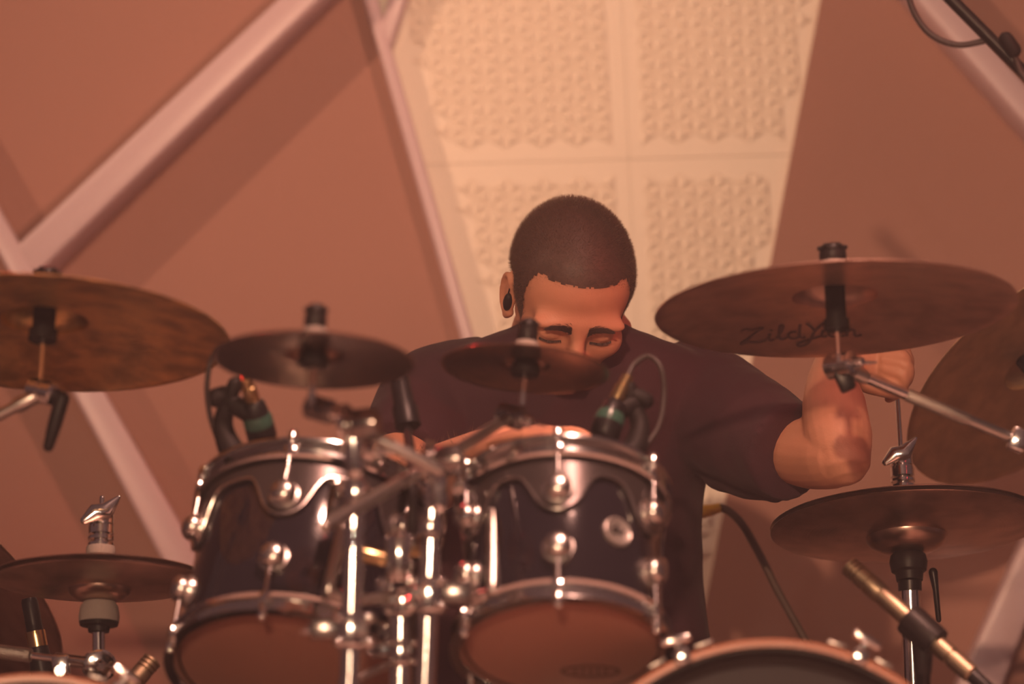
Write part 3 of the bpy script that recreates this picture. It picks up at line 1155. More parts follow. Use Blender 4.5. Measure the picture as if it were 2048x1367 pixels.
b = B()
tube(b, [armA.lerp(armB, t) for t in (0.20, 0.205, 0.40, 0.405)], [0.0062, 0.0076, 0.0076, 0.0066], 16)
part('knurled_grip', b, M['knurl'], stR, world=True)
b = B()
tube(b, [armA.lerp(armB, 0.39), armA.lerp(armB, 1.0)], 0.0066, 16)
part('boom_rod', b, M['steel'], stR, world=True)
bc = P(2036, 880, 4.545)
b = B()
box(b, (0.020, 0.022, 0.026), Matrix.Translation(bc) @ Matrix.Rotation(R(22), 4, 'Y'), 0.003)
cl = part('clamp_block', b, M['chrome'], stR, world=True)
b = B()
lathe(b, [(0.0, -0.016), (0.007, -0.016), (0.007, -0.010), (0.004, -0.010), (0.004, 0), (0, 0)], 16, Matrix.Translation(bc + Vector((0, -0.002, -0.002))) @ Matrix.Rotation(R(-90), 4, 'X') @ Matrix.Rotation(PI, 4, 'X') )
part('clamp_bolt', b, M['chrome'], cl, world=True)
pt = armB
b = B()
tube(b, [pt, Vector((pt.x + 0.01, pt.y, 0.02))], 0.0125, 16)
part('post', b, M['chrome'], stR, world=True)
tripod(stR, Vector((pt.x + 0.01, pt.y, 0)))

# --- left amber crash
mL = frame(86, 671, 4.36, 18.0, 3.0)
crashL, profL = cymbal('crash_cymbal', 'large amber stained crash cymbal with glossy bell at the far left', mL, 0.2035, M['cy_amber'])
stL = thing('cymbal_stand', 'chrome tilter arm with black lever under the amber crash cymbal', 'cymbal stand', Vector((-1.08, 4.27, 0)))
mount(stL, mL, profL, nut_h=0.02, sleeve_r=0.0125, sleeve_to=-0.006, rod_to=-0.052, nut_r=0.014)
tL = P(85, 782, 4.34)
tilter(stL, tL, Vector((0.9, -0.4, -0.25)), 0.0135, 0.034, lever=(P(124, 797, 4.33), P(97, 892, 4.325)))
b = B()
a0, a1 = P(72, 792, 4.34), P(-1000, 1332, 4.27)
tube(b, [a0.lerp(a1, t) for t in (0, 0.033, 0.042, 1.0)], [0.0085, 0.009, 0.0065, 0.0065], 16)
part('boom_rod', b, M['steel'], stL, world=True)
b = B()
tube(b, [a1 + Vector((0, 0, 0.02)), Vector((a1.x, a1.y, 0.02))], 0.0125, 16)
part('post', b, M['chrome'], stL, world=True)
tripod(stL, Vector((a1.x, a1.y, 0)))

# --- two splashes on crossing boom arms
mS1 = frame(627, 722, 4.05, 16.5, 2.5)
sp1, profS1 = cymbal('splash_cymbal', 'small splash cymbal above the larger black tom', mS1, 0.102, M['cy_splash'], 'splash cymbals', bell=0.3, bow=0.06, dome=0.16)
mS2 = frame(1050, 739, 4.35, 16.5, 4.5)
sp2, profS2 = cymbal('splash_cymbal', 'small splash cymbal in front of the bowed face', mS2, 0.0915, M['cy_splash'], 'splash cymbals', bell=0.3, bow=0.06, dome=0.16)


def boom_stand(name_label, top, low, mm, prof, tilt_c, clamp_c, tail, sleeve_to, rod_to, rubber=0.045):
    """straight stand with a short boom: tilter - clamp - tail"""
    foot = to_floor(top, low, 0.02)
    st = thing('boom_stand', name_label, 'cymbal stand', Vector((foot.x, foot.y, 0)), 'crossing boom stands')
    mount(st, mm, prof, nut_h=0.026, sleeve_r=0.0125, sleeve_to=sleeve_to, rod_to=rod_to, nut_r=0.0115)
    tilter(st, tilt_c, Vector((0.8, -0.5, -0.3)), 0.0125, 0.032, material='bracket')
    b = B()
    tube(b, [tilt_c, clamp_c, tail], [0.0055, 0.0065, 0.0065], 14, 'round')
    part('boom_rod', b, M['steel'], st, world=True)
    return st, foot


t1, l1 = on_plane(713, 885, 4.04), on_plane(699, 1367, 4.04)
st1, f1 = boom_stand('tall chrome boom stand in front of the larger tom carrying the splash above it', t1, l1, mS1, profS1,
                     P(641, 818, 4.055), P(706, 852, 4.05), P(878, 940, 4.06), -0.004, -0.045)
t2, l2 = on_plane(868, 935, 4.09), on_plane(850, 1367, 4.09)
st2, f2 = boom_stand('chrome boom stand between the two toms carrying the splash before the face', t2, l2, mS2, profS2,
                     P(1022, 832, 4.33), P(876, 922, 4.13), P(648, 1052, 3.93), -0.006, -0.040)


def stand_post(st, top, low, foot, joints, r=(0.0085, 0.0105, 0.0125)):
    """telescoping post: sections get thicker downwards at the given picture fractions"""
    ax = (foot - top)
    cuts = [0.0] + joints + [1.0]
    for i in range(len(cuts) - 1):
        b = B()
        tube(b, [top + ax * max(0, cuts[i] - 0.01), top + ax * cuts[i + 1]], r[min(i, len(r) - 1)], 18)
        part('post_section', b, M['chrome'], st, world=True)


def joint_cluster(st, c, axis, s=1.0, flip=1):
    """height joint: collar, hinge block, wing screws"""
    c = Vector(c)
    b = B()
    clamp_ring(b, c, axis, 0.0105, 0.0175 * s, 0.034 * s)
    j = part('height_collar', b, M['chrome'], st, world=True)
    b = B()
    box(b, (0.03 * s, 0.022 * s, 0.020 * s), Matrix.Translation(c + Vector((flip * 0.026 * s, -0.003, 0.002))), 0.003)
    part('hinge_block', b, M['bracket'], j, world=True)
    b = B()
    wing_nut(b, Matrix.Translation(c + Vector((flip * 0.036 * s, -0.006, 0.0))) @ Matrix.Rotation(R(flip * 80), 4, 'Y') @ Matrix.Rotation(R(70), 4, 'Z'), 0.62 * s)
    part('wing_screw', b, M['chrome'], j, world=True)
    b = B()
    wing_nut(b, Matrix.Translation(c + Vector((-flip * 0.012 * s, -0.016, 0.002))) @ Matrix.Rotation(R(95), 4, 'X') @ Matrix.Rotation(R(40), 4, 'Z'), 0.8 * s)
    part('wing_screw', b, M['chrome'], j, world=True)
    for dz in (-0.012, 0.013):
        for q, r_ in ((Vector((-flip * 0.019 * s, -0.008, dz * s)), 0.0055 * s), (Vector((flip * 0.012 * s, -0.017 * s, dz * s)), 0.0045 * s)):
            b = B()
            ball(b, c + q, r_, 10)
            part('bolt', b, M['chrome'], j, world=True)


stand_post(st1, t1, l1, f1, [0.105, 0.37])
stand_post(st2, t2, l2, f2, [0.13, 0.36])
ax1 = (f1 - t1).normalized()
ax2 = (f2 - t2).normalized()
joint_cluster(st1, P(702, 1262, 4.03), ax1, 1.0, -1)
joint_cluster(st2, P(858, 1190, 4.08), ax2, 1.05, 1)
# boom clamps at the stand tops: a ring plate facing the viewer and a toothed hub
for st, c, wv in ((st1, P(706, 852, 4.045), 1), (st2, P(874, 924, 4.115), 1)):
    b = B()
    clamp_ring(b, c + Vector((-0.006, -0.004, 0)), (0.95, -0.3, 0.05), 0.012, 0.0225, 0.006)
    part('clamp_plate', b, M['chrome'], st, world=True)
    b = B()
    lathe(b, [(0, -0.004), (0.0155, -0.004), (0.017, 0.0), (0.017, 0.020), (0.0155, 0.026), (0, 0.026)], 24, aim(c, c + Vector((0.95, -0.25, 0.08))))
    part('clamp_hub', b, M['bracket'], st, world=True)
    b = B()
    tube(b, [c, c + Vector((0.002, 0.002, -0.045))], [0.011, 0.0095], 14, 'round')
    part('clamp_neck', b, M['chrome'], st, world=True)
    b = B()
    wing_nut(b, aim(c + Vector((0.02, -0.006, -0.028)), c + Vector((0.05, -0.03, -0.026))), 0.8)
    part('wing_screw', b, M['chrome'], st, world=True)
tripod(st1, f1, 0.3)
tripod(st2, f2, 0.3)
b = B()
clamp_ring(b, P(711, 985, 4.05), ax1, 0.008, 0.0125, 0.02)
part('memory_ring', b, M['chrome'], st1, world=True)
b = B()
clamp_ring(b, P(862, 1055, 4.10), ax2, 0.008, 0.012, 0.018)
part('memory_ring', b, M['chrome'], st2, world=True)

# --- centre post with a clamp block that carries the toms
tc_, lc_ = on_plane(806, 1075, 4.19), on_plane(800, 1367, 4.19)
fc = to_floor(tc_, lc_, 0.02)
stC = thing('tom_stand', 'short chrome tom stand with bright clamp block between the two tall boom stands', 'drum stand', Vector((fc.x, fc.y, 0)))
b = B()
tube(b, [tc_, P(803, 1225, 4.2)], 0.0095, 16)
part('post_section', b, M['bracket'], stC, world=True)
b = B()
tube(b, [P(803, 1220, 4.2), fc], 0.0125, 18)
part('post_section', b, M['chrome'], stC, world=True)
cb_ = P(799, 1116, 4.17)
b = B()
lathe(b, [(0, -0.025), (0.0145, -0.025), (0.0165, -0.022), (0.0165, 0.020), (0.0145, 0.025), (0, 0.025)], 24, Matrix.Translation(cb_))
blk = part('clamp_block', b, M['chrome'], stC, world=True)
b = B()
tube(b, [cb_ + Vector((-0.012, 0, -0.002)), cb_ + Vector((-0.038, -0.002, 0.004)), cb_ + Vector((-0.05, -0.002, 0.008))], [0.008, 0.009, 0.006], 14, 'round')
part('clamp_screw', b, M['xlr_gold'], blk, world=True)
b = B()
tube(b, [cb_ + Vector((0.012, -0.004, 0.008)), cb_ + Vector((0.030, -0.012, 0.003))], [0.006, 0.005], 12, 'round')
part('clamp_screw', b, M['xlr_gold'], blk, world=True)
joint_cluster(stC, P(801, 1305, 4.18), (fc - tc_).normalized(), 0.75, -1)
b = B()
tube(b, [P(700, 1362, 4.13), P(775, 1330, 4.16), P(800, 1322, 4.18)], 0.004, 10, 'round')
part('lock_lever', b, M['steel'], stC, world=True)
joint_cluster(stC, P(806, 1205, 4.19), (fc - tc_).normalized(), 0.8, 1)
tripod(stC, fc, 0.26, 0.26)


# ------------------------------------------------------------------ toms
def make_tom(label, m, Rs, L, off, n_lug=6, badge_deg=None):
    """shell radius Rs, length L, local Z towards the batter head; local -Y faces the viewer"""
    t = thing('tom_drum', label, 'drum', m, 'rack toms')
    h = L / 2
    b = B()
    lathe(b, [(Rs - 0.006, -h + 0.006), (Rs - 0.002, -h + 0.001), (Rs, -h + 0.006), (Rs, h - 0.006), (Rs - 0.002, h - 0.001), (Rs - 0.006, h - 0.006)], 96, closed=True)
    part('shell', b, M['shell'], t)
    Ro = Rs + 0.0105
    for sgn, nm in ((1, 'top_hoop'), (-1, 'bottom_hoop')):
        z0 = h * sgn
        pr = [(Rs + 0.001, z0 - sgn * 0.014), (Ro, z0 - sgn * 0.0145), (Ro + 0.0025, z0 - sgn * 0.012), (Ro, z0 - sgn * 0.009), (Rs + 0.005, z0 - sgn * 0.007),
              (Rs + 0.004, z0 + sgn * 0.002), (Rs + 0.007, z0 + sgn * 0.006), (Ro + 0.003, z0 + sgn * 0.007), (Ro + 0.003, z0 + sgn * 0.0095), (Rs + 0.002, z0 + sgn * 0.010),
              (Rs - 0.001, z0 + sgn * 0.005), (Rs - 0.001, z0 - sgn * 0.010)]
        b = B()
        lathe(b, pr, 96, closed=True)
        hp = part(nm, b, M['hoop'], t)
    for sgn, nm, mt in ((1, 'batter_head', 'head_bat'), (-1, 'resonant_head', 'head_res')):
        b = B()
        z0 = h * sgn
        lathe(b, [(0, z0), (Rs * 0.9, z0), (Rs - 0.003, z0 - sgn * 0.001), (Rs + 0.0005, z0 - sgn * 0.006), (Rs - 0.0015, z0 - sgn * 0.006), (Rs - 0.006, z0 - sgn * 0.003), (0, z0 - sgn * 0.001)], 96)
        part(nm, b, M[mt], t)
    # round turret lugs, upper and lower, with their rods
    zl = L * 0.20
    for k in range(n_lug):
        a = R(-90 + off + 360 / n_lug * k)
        ca, sa = math.cos(a), math.sin(a)
        out = Vector((ca, sa, 0))
        for sgn in (1, -1):
            lm = Matrix.Translation((ca * (Rs - 0.001), sa * (Rs - 0.001), sgn * zl)) @ out.to_track_quat('Z', 'Y').to_matrix().to_4x4()
            b = B()
            lathe(b, [(0, 0.0225), (0.006, 0.0220), (0.0105, 0.0202), (0.0134, 0.0170), (0.0145, 0.0130), (0.0145, 0.0105), (0.0132, 0.0095), (0.0132, 0.0080), (0.0168, 0.0070), (0.0180, 0.0040), (0.0180, 0.0), (0, 0.0)], 32, lm)
            lg = part('lug', b, M['satin'], t)
            b = B()
            p0 = Vector((ca * (Rs + 0.0100), sa * (Rs + 0.0100), sgn * (zl + 0.010)))
            p1 = Vector((ca * (Rs + 0.0100), sa * (Rs + 0.0100), sgn * (h + 0.012)))
            tube(b, [p0, p1], 0.0026, 10)
            tube(b, [p1 + Vector((0, 0, -sgn * 0.006)), p1 + Vector((0, 0, sgn * 0.004))], 0.0052, 10, 'round')
            part('tension_rod', b, M['chrome'], lg)
            b = B()
            box(b, (0.013, 0.010, 0.013), Matrix.Translation((ca * (Rs + 0.0100), sa * (Rs + 0.0100), sgn * (h - 0.006))) @ Matrix.Rotation(a - PI / 2, 4, 'Z'), 0.0025)
            part('hoop_ear', b, M['chrome'], lg)
    # suspension band under the top hoop, swelling to a ring round each upper lug
    b = B()
    seg = 240
    rows = [[], [], [], []]
    for i in range(seg):
        a = 2 * PI * i / seg
        da = min(abs(((a - R(-90 + off + 360 / n_lug * k) + PI) % (2 * PI)) - PI) for k in range(n_lug)) * Rs
        f = 1 / (1 + math.exp((da - 0.031) / 0.0045))
        zlow = (h - 0.030) * (1 - f) + (zl - 0.024 + 0.55 * min(da, 0.03) ** 2 / 0.03) * f
        ztop = h - 0.016
        for q, (rr_, zz) in enumerate(((Rs + 0.0006, ztop), (Rs + 0.0046, ztop), (Rs + 0.0046, zlow), (Rs + 0.0006, zlow - 0.001))):
            rows[q].append(b.verts.new(Vector((rr_ * math.cos(a), rr_ * math.sin(a), zz))))
    for q in range(4):
        for i in range(seg):
            j = (i + 1) % seg
            b.faces.new((rows[q][i], rows[q][j], rows[(q + 1) % 4][j], rows[(q + 1) % 4][i]))
    sbd = part('suspension_band', b, M['band'], t)
    b = B()
    lows = [Vector((v.co.x, v.co.y, v.co.z)) for v in sbd.data.vertices][2::4]
    tube(b, lows + [lows[0]], 0.0014, 6, 'none')
    part('band_edge', b, M['satin'], sbd)
    if badge_deg is not None:
        a = R(-90 + badge_deg)
        out = Vector((math.cos(a), math.sin(a), 0))
        bmx = Matrix.Translation(out * (Rs - 0.0005) + Vector((0, 0, -0.004))) @ Matrix.Rotation(a + PI / 2, 4, 'Z') @ Matrix.Rotation(R(90), 4, 'X')
        b = B()
        lathe(b, [(0, 0.0036), (0.0135, 0.0036), (0.0150, 0.0046), (0.0165, 0.0040), (0.0170, 0.002), (0.0170, 0.0), (0, 0)], 36, bmx)
        bd = part('badge', b, M['badge'], t, label='round silver badge with dw emblem')
        b = B()
        s = 0.0046
        DW = [arc(-0.95, -0.15, 0.62, 0.62, 60, 400, 14), [(-0.35, 1.5), (-0.36, 0.4), (-0.36, -0.8)],
              [(0.15, 0.5), (0.35, -0.75), (0.75, 0.1), (0.95, -0.75), (1.55, 0.75)]]
        for stx in DW:
            ribbon(b, stx, 0.55, lambda u, v, lift: bmx @ Vector((u * s, v * s, 0.0037 + lift)), 0.0006)
        part('emblem', b, M['ink_dark'], bd, smooth=False)
    return t


mT2 = frame(1124, 1143, 4.24, 30.5, 0.0)
tom2 = make_tom('smaller black lacquer tom with silver badge and round chrome lugs', mT2, 0.1045, 0.178, -2, 6, 33)
mT1 = frame(614, 1182, 4.36, 30.5, 9.0)
tom1 = make_tom('larger black lacquer tom under the small splash, tilted to one side', mT1, 0.1270, 0.198, -18, 6)

# maker's oval print on the skin of the smaller tom
b = B()
ov = [(0.030 * math.cos(2 * PI * k / 40), 0.011 * math.sin(2 * PI * k / 40)) for k in range(41)]
ribbon(b, ov, 0.0035, lambda u, v, lift: Vector((u + 0.030, 0.055 - v, -0.089 - 0.0003 - lift)))
for k in range(5):
    ribbon(b, [(-0.016 + k * 0.008, -0.004), (-0.016 + k * 0.008, 0.004)], 0.003, lambda u, v, lift: Vector((u + 0.030, 0.055 - v, -0.089 - 0.0003 - lift)))
part('oval_print', b, M['ink'], tom2, smooth=False)

# L-shaped tom arms with their brackets
b = B()
tube(b, smooth_path([P(800, 1190, 4.19), P(720, 1200, 4.15), P(664, 1186, 4.14), P(660, 1165, 4.14), P(690, 1040, 4.19)], 4), 0.0065, 14, 'round')
part('tom_arm', b, M['steel'], stC, world=True)
b = B()
tube(b, smooth_path([P(806, 1196, 4.19), P(900, 1200, 4.16), P(978, 1188, 4.14), P(985, 1170, 4.14), P(986, 1025, 4.20)], 4), 0.0065, 14, 'round')
part('tom_arm', b, M['steel'], stC, world=True)
for tm, px, py, d, rl, ang in ((tom1, 686, 1010, 4.215, 10, 20), (tom2, 1004, 1030, 4.225, -4, -25)):
    b = B()
    mm = frame(px, py, d, 24, rl)
    box(b, (0.036, 0.022, 0.056), mm @ Matrix.Rotation(R(ang), 4, 'Z'), 0.008)
    part('mount_bracket', b, M['bracket'], tm, world=True)
    b = B()
    wing_nut(b, mm @ Matrix.Translation((-0.004 * (1 if ang > 0 else -1), -0.014, 0.012)) @ Matrix.Rotation(R(90), 4, 'X'), 0.9)
    part('wing_screw', b, M['chrome'], tm, world=True)

# ------------------------------------------------------------------ bass drums
def bass_drum(label, px, py, d, Rr, yaw=0.0):
    c = P(px, py, d)
    m = Matrix.Translation((c.x, c.y, c.z)) @ Matrix.Rotation(R(yaw), 4, 'Z') @ Matrix.Rotation(R(90), 4, 'X')   # local Z towards the viewer
    t = thing('bass_drum', label, 'drum', m, 'bass drums')
    dep = 0.34
    b = B()
    lathe(b, [(Rr - 0.016, 0.0), (Rr - 0.010, 0.0), (Rr - 0.010, -dep), (Rr - 0.016, -dep)], 120, closed=True)
    part('shell', b, M['shell'], t)
    for z0, nm in ((0.012, 'front_hoop'), (-dep - 0.012, 'rear_hoop')):
        b = B()
        lathe(b, [(Rr - 0.0085, z0 - 0.020), (Rr, z0 - 0.020), (Rr, z0 + 0.018), (Rr - 0.003, z0 + 0.021), (Rr - 0.0085, z0 + 0.021)], 120, closed=True)
        part(nm, b, M['hoop_wood'], t)
    b = B()
    lathe(b, [(0, 0.008), (Rr - 0.030, 0.008), (Rr - 0.022, 0.006), (Rr - 0.0175, 0.002), (Rr - 0.010, -0.004), (Rr - 0.014, -0.004), (Rr - 0.03, 0.004), (0, 0.006)], 120)
    part('front_head', b, M['kick_head'], t)
    b = B()
    lathe(b, [(Rr - 0.026, 0.008), (Rr - 0.018, 0.007), (Rr - 0.0090, 0.009), (Rr - 0.0090, 0.022), (Rr - 0.012, 0.022), (Rr - 0.018, 0.011)], 120, closed=True)
    part('head_collar', b, M['black_plastic'], t)
    b = B()
    lathe(b, [(0, -dep - 0.006), (Rr - 0.014, -dep - 0.004), (Rr - 0.014, -dep), (0, -dep - 0.004)], 80)
    part('batter_head', b, M['head_bat'], t)
    for k in range(8):
        a = R(90 + 22.5 + 45 * k)
        ca, sa = math.cos(a), math.sin(a)
        b = B()
        cm = Matrix((Vector((-sa, ca, 0)), Vector((ca, sa, 0)), Vector((0, 0, 1)))).transposed().to_4x4()
        cm.translation = Vector((ca * (Rr + 0.004), sa * (Rr + 0.004), 0.012))
        box(b, (0.016, 0.008, 0.046), cm, 0.003)
        box(b, (0.016, 0.014, 0.006), cm @ Matrix.Translation((0, -0.005, 0.022)), 0.002)
        cw = part('claw_hook', b, M['chrome'], t)
        b = B()
        rod = cm @ Matrix.Translation((0, 0.010, 0))
        tube(b, [rod @ Vector((0, 0, 0.016)), rod @ Vector((0, 0, -0.10))], 0.003, 10)
        tube(b, [rod @ Vector((-0.012, 0.002, 0.020)), rod @ Vector((0.012, 0.006, 0.020))], 0.005, 10, 'round')
        part('t_rod', b, M['chrome'], cw)
        for s in (-1, 1):
            b = B()
            box(b, (0.020, 0.0035, 0.014), cm @ Matrix.Translation((s * 0.026, 0.0, 0.0)) @ Matrix.Rotation(R(-s * 5), 4, 'Z'), 0.001)
            part('hoop_inlay', b, M['steel'], cw)
    for s in (-1, 1):
        b = B()
        p0 = Vector((s * (Rr - 0.03) * 0.8, -(Rr - 0.03) * 0.62, -0.07))
        tube(b, [p0, Vector((s * (Rr * 0.95), -c.z + 0.008, 0.06))], 0.007, 12, 'round')
        part('spur', b, M['chrome'], t)
    return t


bass_drum('dark fronted bass drum with red-brown hoop below the pencil microphone', 1543, 1746, 4.12, 0.2395)
bass_drum('dark fronted bass drum whose hoop just shows below the small hi-hat', 66, 1785, 4.14, 0.225, 4)

# ------------------------------------------------------------------ hi-hats
def hat_pair(label, m, Rr, group):
    o, pr = cymbal('hi_hat_cymbal', label + ', lower cymbal', m @ Matrix.Rotation(PI, 4, 'X') @ Matrix.Translation((0, 0, 0.0)), Rr, M['cy_hat'], group, bell=0.3, bow=0.07, dome=0.13)
    o2, pr2 = cymbal('hi_hat_cymbal', label + ', upper cymbal', m @ Matrix.Translation((0, 0, 0.0045)), Rr, M['cy_hat'], group, bell=0.3, bow=0.07, dome=0.13)
    return pr2


def wing_bolt(bm, m, s):
    tube(bm, [m @ Vector((-0.020 * s, 0, -0.009 * s)), m @ Vector((-0.008 * s, 0, 0.001 * s)), m @ Vector((0.006 * s, 0, 0.003 * s)), m @ Vector((0.020 * s, 0, 0.020 * s))],
         [0.005 * s, 0.0105 * s, 0.0105 * s, 0.002 * s], 12, 'round', flat=0.55, flat_axis=m.to_3x3() @ Vector((0, 1, 0)))


def hat_hardware(st, m, prof, clutch_h, cup_r, cup_mat, rod_top, tube_bottom, tube_r=0.0095, felt_h=0.019, cup_h=0.028):
    zt = prof[-1][1] + 0.0045
    b = B()
    lathe(b, [(0.004, zt + 0.001), (0.0165, zt + 0.001), (0.0175, zt + 0.006), (0.0165, zt + 0.0115), (0.004, zt + 0.0115)], 24, m, closed=True)
    part('felt_washer', b, M['felt'], st, world=True)
    b = B()
    z1 = zt + 0.0115
    lathe(b, [(0.0035, z1), (0.0155, z1), (0.0155, z1 + 0.0035), (0.0085, z1 + 0.004), (0.0085, z1 + 0.0075), (0.0155, z1 + 0.008), (0.0155, z1 + 0.0115), (0.009, z1 + 0.012),
              (0.009, z1 + 0.014), (0.0150, z1 + 0.015), (0.0150, z1 + clutch_h * 0.62), (0.0125, z1 + clutch_h * 0.64), (0.0145, z1 + clutch_h * 0.68), (0.0145, z1 + clutch_h), (0.0035, z1 + clutch_h)], 28, m, closed=True)
    cl = part('clutch', b, M['chrome'], st, world=True)
    b = B()
    wing_bolt(b, m @ Matrix.Translation((0.0, -0.016, z1 + clutch_h * 0.92)), 1.0)
    part('wing_screw', b, M['chrome'], cl, world=True)
    b = B()
    tube(b, [local(m, 0, 0, rod_top), local(m, 0, 0, -0.1)], 0.0031, 12, 'round')
    part('pull_rod', b, M['chrome'], st, world=True)
    zb = -prof[-1][1]
    b = B()
    lathe(b, [(0.0038, zb - 0.001), (cup_r * 0.80, zb - 0.001), (cup_r * 0.95, zb - felt_h * 0.25), (cup_r * 1.03, zb - felt_h * 0.75), (cup_r, zb - felt_h - 0.001), (0.0038, zb - felt_h - 0.001)], 32, m, closed=True)
    part('seat_felt', b, M[cup_mat], st, world=True)
    b = B()
    z2 = zb - felt_h - 0.001
    lathe(b, [(0.0038, z2), (cup_r * 1.0, z2), (cup_r * 0.95, z2 - cup_h * 0.36), (tube_r * 1.9, z2 - cup_h * 0.5), (tube_r * 1.75, z2 - cup_h), (0.0038, z2 - cup_h)], 32, m, closed=True)
    cup = part('seat_cup', b, M['black_plastic'], st, world=True)
    return zb - felt_h - 0.001 - cup_h + 0.046


mH = frame(1812, 1052, 5.08, 15.2, -3.0)
prH = hat_pair('dark bronze hi-hat under the raised hand', mH, 0.1715, 'hi-hat by the raised hand')
stH = thing('hi_hat_stand', 'hi-hat stand with thin pull rod gripped by the raised hand', 'cymbal stand', Vector((mH.translation.x + 0.012, mH.translation.y, 0)))
zb = hat_hardware(stH, mH, prH, 0.044, 0.0235, 'black_plastic', 0.205, 0, 0.0095, 0.016, 0.020)
b = B()
pa = local(mH, 0, 0, zb - 0.046)
pb_ = Vector((pa.x + 0.014, pa.y + 0.0, 0.02))
tube(b, [pa, pa.lerp(pb_, 0.02)], 0.0150, 18)
part('collar', b, M['black_metal'], stH, world=True)
b = B()
tube(b, [pa.lerp(pb_, 0.01), pa.lerp(pb_, 0.32)], 0.0125, 18)
part('post_section', b, M['chrome'], stH, world=True)
b = B()
tube(b, [pa.lerp(pb_, 0.31), pb_], 0.0165, 18)
part('post_section', b, M['black_metal'], stH, world=True)
b = B()
c = local(mH, 0.030, -0.012, zb - 0.040)
tube(b, [c, c + Vector((0.003, 0, -0.022)), c + Vector((0.006, 0, -0.060))], [0.006, 0.004, 0.0035], 10, 'round')
part('tilt_screw', b, M['black_metal'], stH, world=True)
tripod(stH, Vector((pb_.x, pb_.y, 0)), 0.3, 0.3)

mHL = frame(200, 1160, 4.72, 11.5, 0.5)
prHL = hat_pair('small hi-hat in the lower left corner', mHL, 0.125, 'small hi-hat at the lower left')
stHL = thing('hi_hat_boom_stand', 'chrome arm with wing-nut clutch carrying the small hi-hat in the lower left', 'cymbal stand', Vector((-1.42, 4.8, 0)))
zb = hat_hardware(stHL, mHL, prHL, 0.040, 0.0235, 'felt', 0.100, 0, 0.0070, 0.024, 0.012)
pa = local(mHL, 0, 0, zb - 0.046)
tl = P(198, 1330, 4.70)
b = B()
tube(b, [pa, tl], 0.0075, 16)
part('stem', b, M['chrome'], stHL, world=True)
tilter(stHL, tl, Vector((0.2, -0.95, -0.1)), 0.0195, 0.03)
b = B()
e0, e1 = P(180, 1325, 4.69), P(-1300, 1140, 4.9)
tube(b, [e0, e0.lerp(e1, 0.045)], 0.0075, 14)
tube(b, [e0.lerp(e1, 0.03), e0.lerp(e1, 1.0)], 0.0042, 14)
part('boom_rod', b, M['chrome'], stHL, world=True)
b = B()
tube(b, [e0.lerp(e1, t) for t in (0.075, 0.077, 0.27, 0.273)], [0.005, 0.0085, 0.0085, 0.005], 16)
part('knurled_grip', b, M['knurl'], stHL, world=True)
b = B()
cm = Matrix.Translation(P(123, 1332, 4.66))
box(b, (0.020, 0.018, 0.026), cm @ Matrix.Rotation(R(-8), 4, 'Y'), 0.003)
ck = part('clamp_block', b, M['chrome'], stHL, world=True)
b = B()
lathe(b, [(0, 0), (0.0065, 0), (0.0065, 0.008), (0.003, 0.008), (0.003, 0.003), (0, 0.003)], 16, cm @ Matrix.Translation((0, -0.008, -0.006)) @ Matrix.Rotation(R(90), 4, 'X'))
part('clamp_bolt', b, M['chrome'], ck, world=True)
b = B()
tube(b, [e1 + Vector((0, 0, 0.03)), Vector((e1.x, e1.y, 0.02))], 0.0125, 16)
part('post', b, M['chrome'], stHL, world=True)
tripod(stHL, Vector((e1.x, e1.y, 0)))

# ------------------------------------------------------------------ china cymbal at the right edge, dark cymbal at the lower left
mC = frame(2072, 750, 5.32, 30, -38)
china, profC = cymbal('china_cymbal', 'olive bronze cymbal hanging at a steep tilt off the right edge', mC, 0.200, M['cy_china'], bell=0.2, bow=0.07, dome=0.1)
stC2 = thing('cymbal_stand', 'dark cymbal stand behind the steeply tilted olive cymbal', 'cymbal stand', Vector((mC.translation.x + 0.02, mC.translation.y, 0)))
mount(stC2, mC, profC, nut_h=0.02, sleeve_to=-0.01, rod_to=-0.05)
b = B()
q0 = local(mC, 0, 0, -0.05)
tube(b, [q0, q0 + Vector((0.03, 0.02, -0.05)), Vector((q0.x + 0.10, q0.y + 0.05, 0.02))], [0.008, 0.012, 0.0125], 14)
part('post', b, M['black_metal'], stC2, world=True)
tripod(stC2, Vector((q0.x + 0.10, q0.y + 0.05, 0)), mat_='black_metal')

mD = frame(-122, 1150, 5.3, 24, 40)
dcy, profD = cymbal('ride_cymbal', 'dark cymbal leaning steeply into the lower left corner behind the small hi-hat', mD, 0.200, M['cy_hat'])
stD = thing('cymbal_stand', 'stand tip with pale felt at the left edge above the leaning dark cymbal', 'cymbal stand', Vector((-1.0, 5.4, 0)))
mount(stD, mD, profD, nut_h=0.02, sleeve_to=-0.01, rod_to=-0.05)
b = B()
q0 = local(mD, 0, 0, -0.05)
tube(b, [q0, Vector((q0.x - 0.05, q0.y + 0.05, 0.02))], 0.0125, 14)
part('post', b, M['black_metal'], stD, world=True)
tripod(stD, Vector((q0.x - 0.05, q0.y + 0.05, 0)), mat_='black_metal')

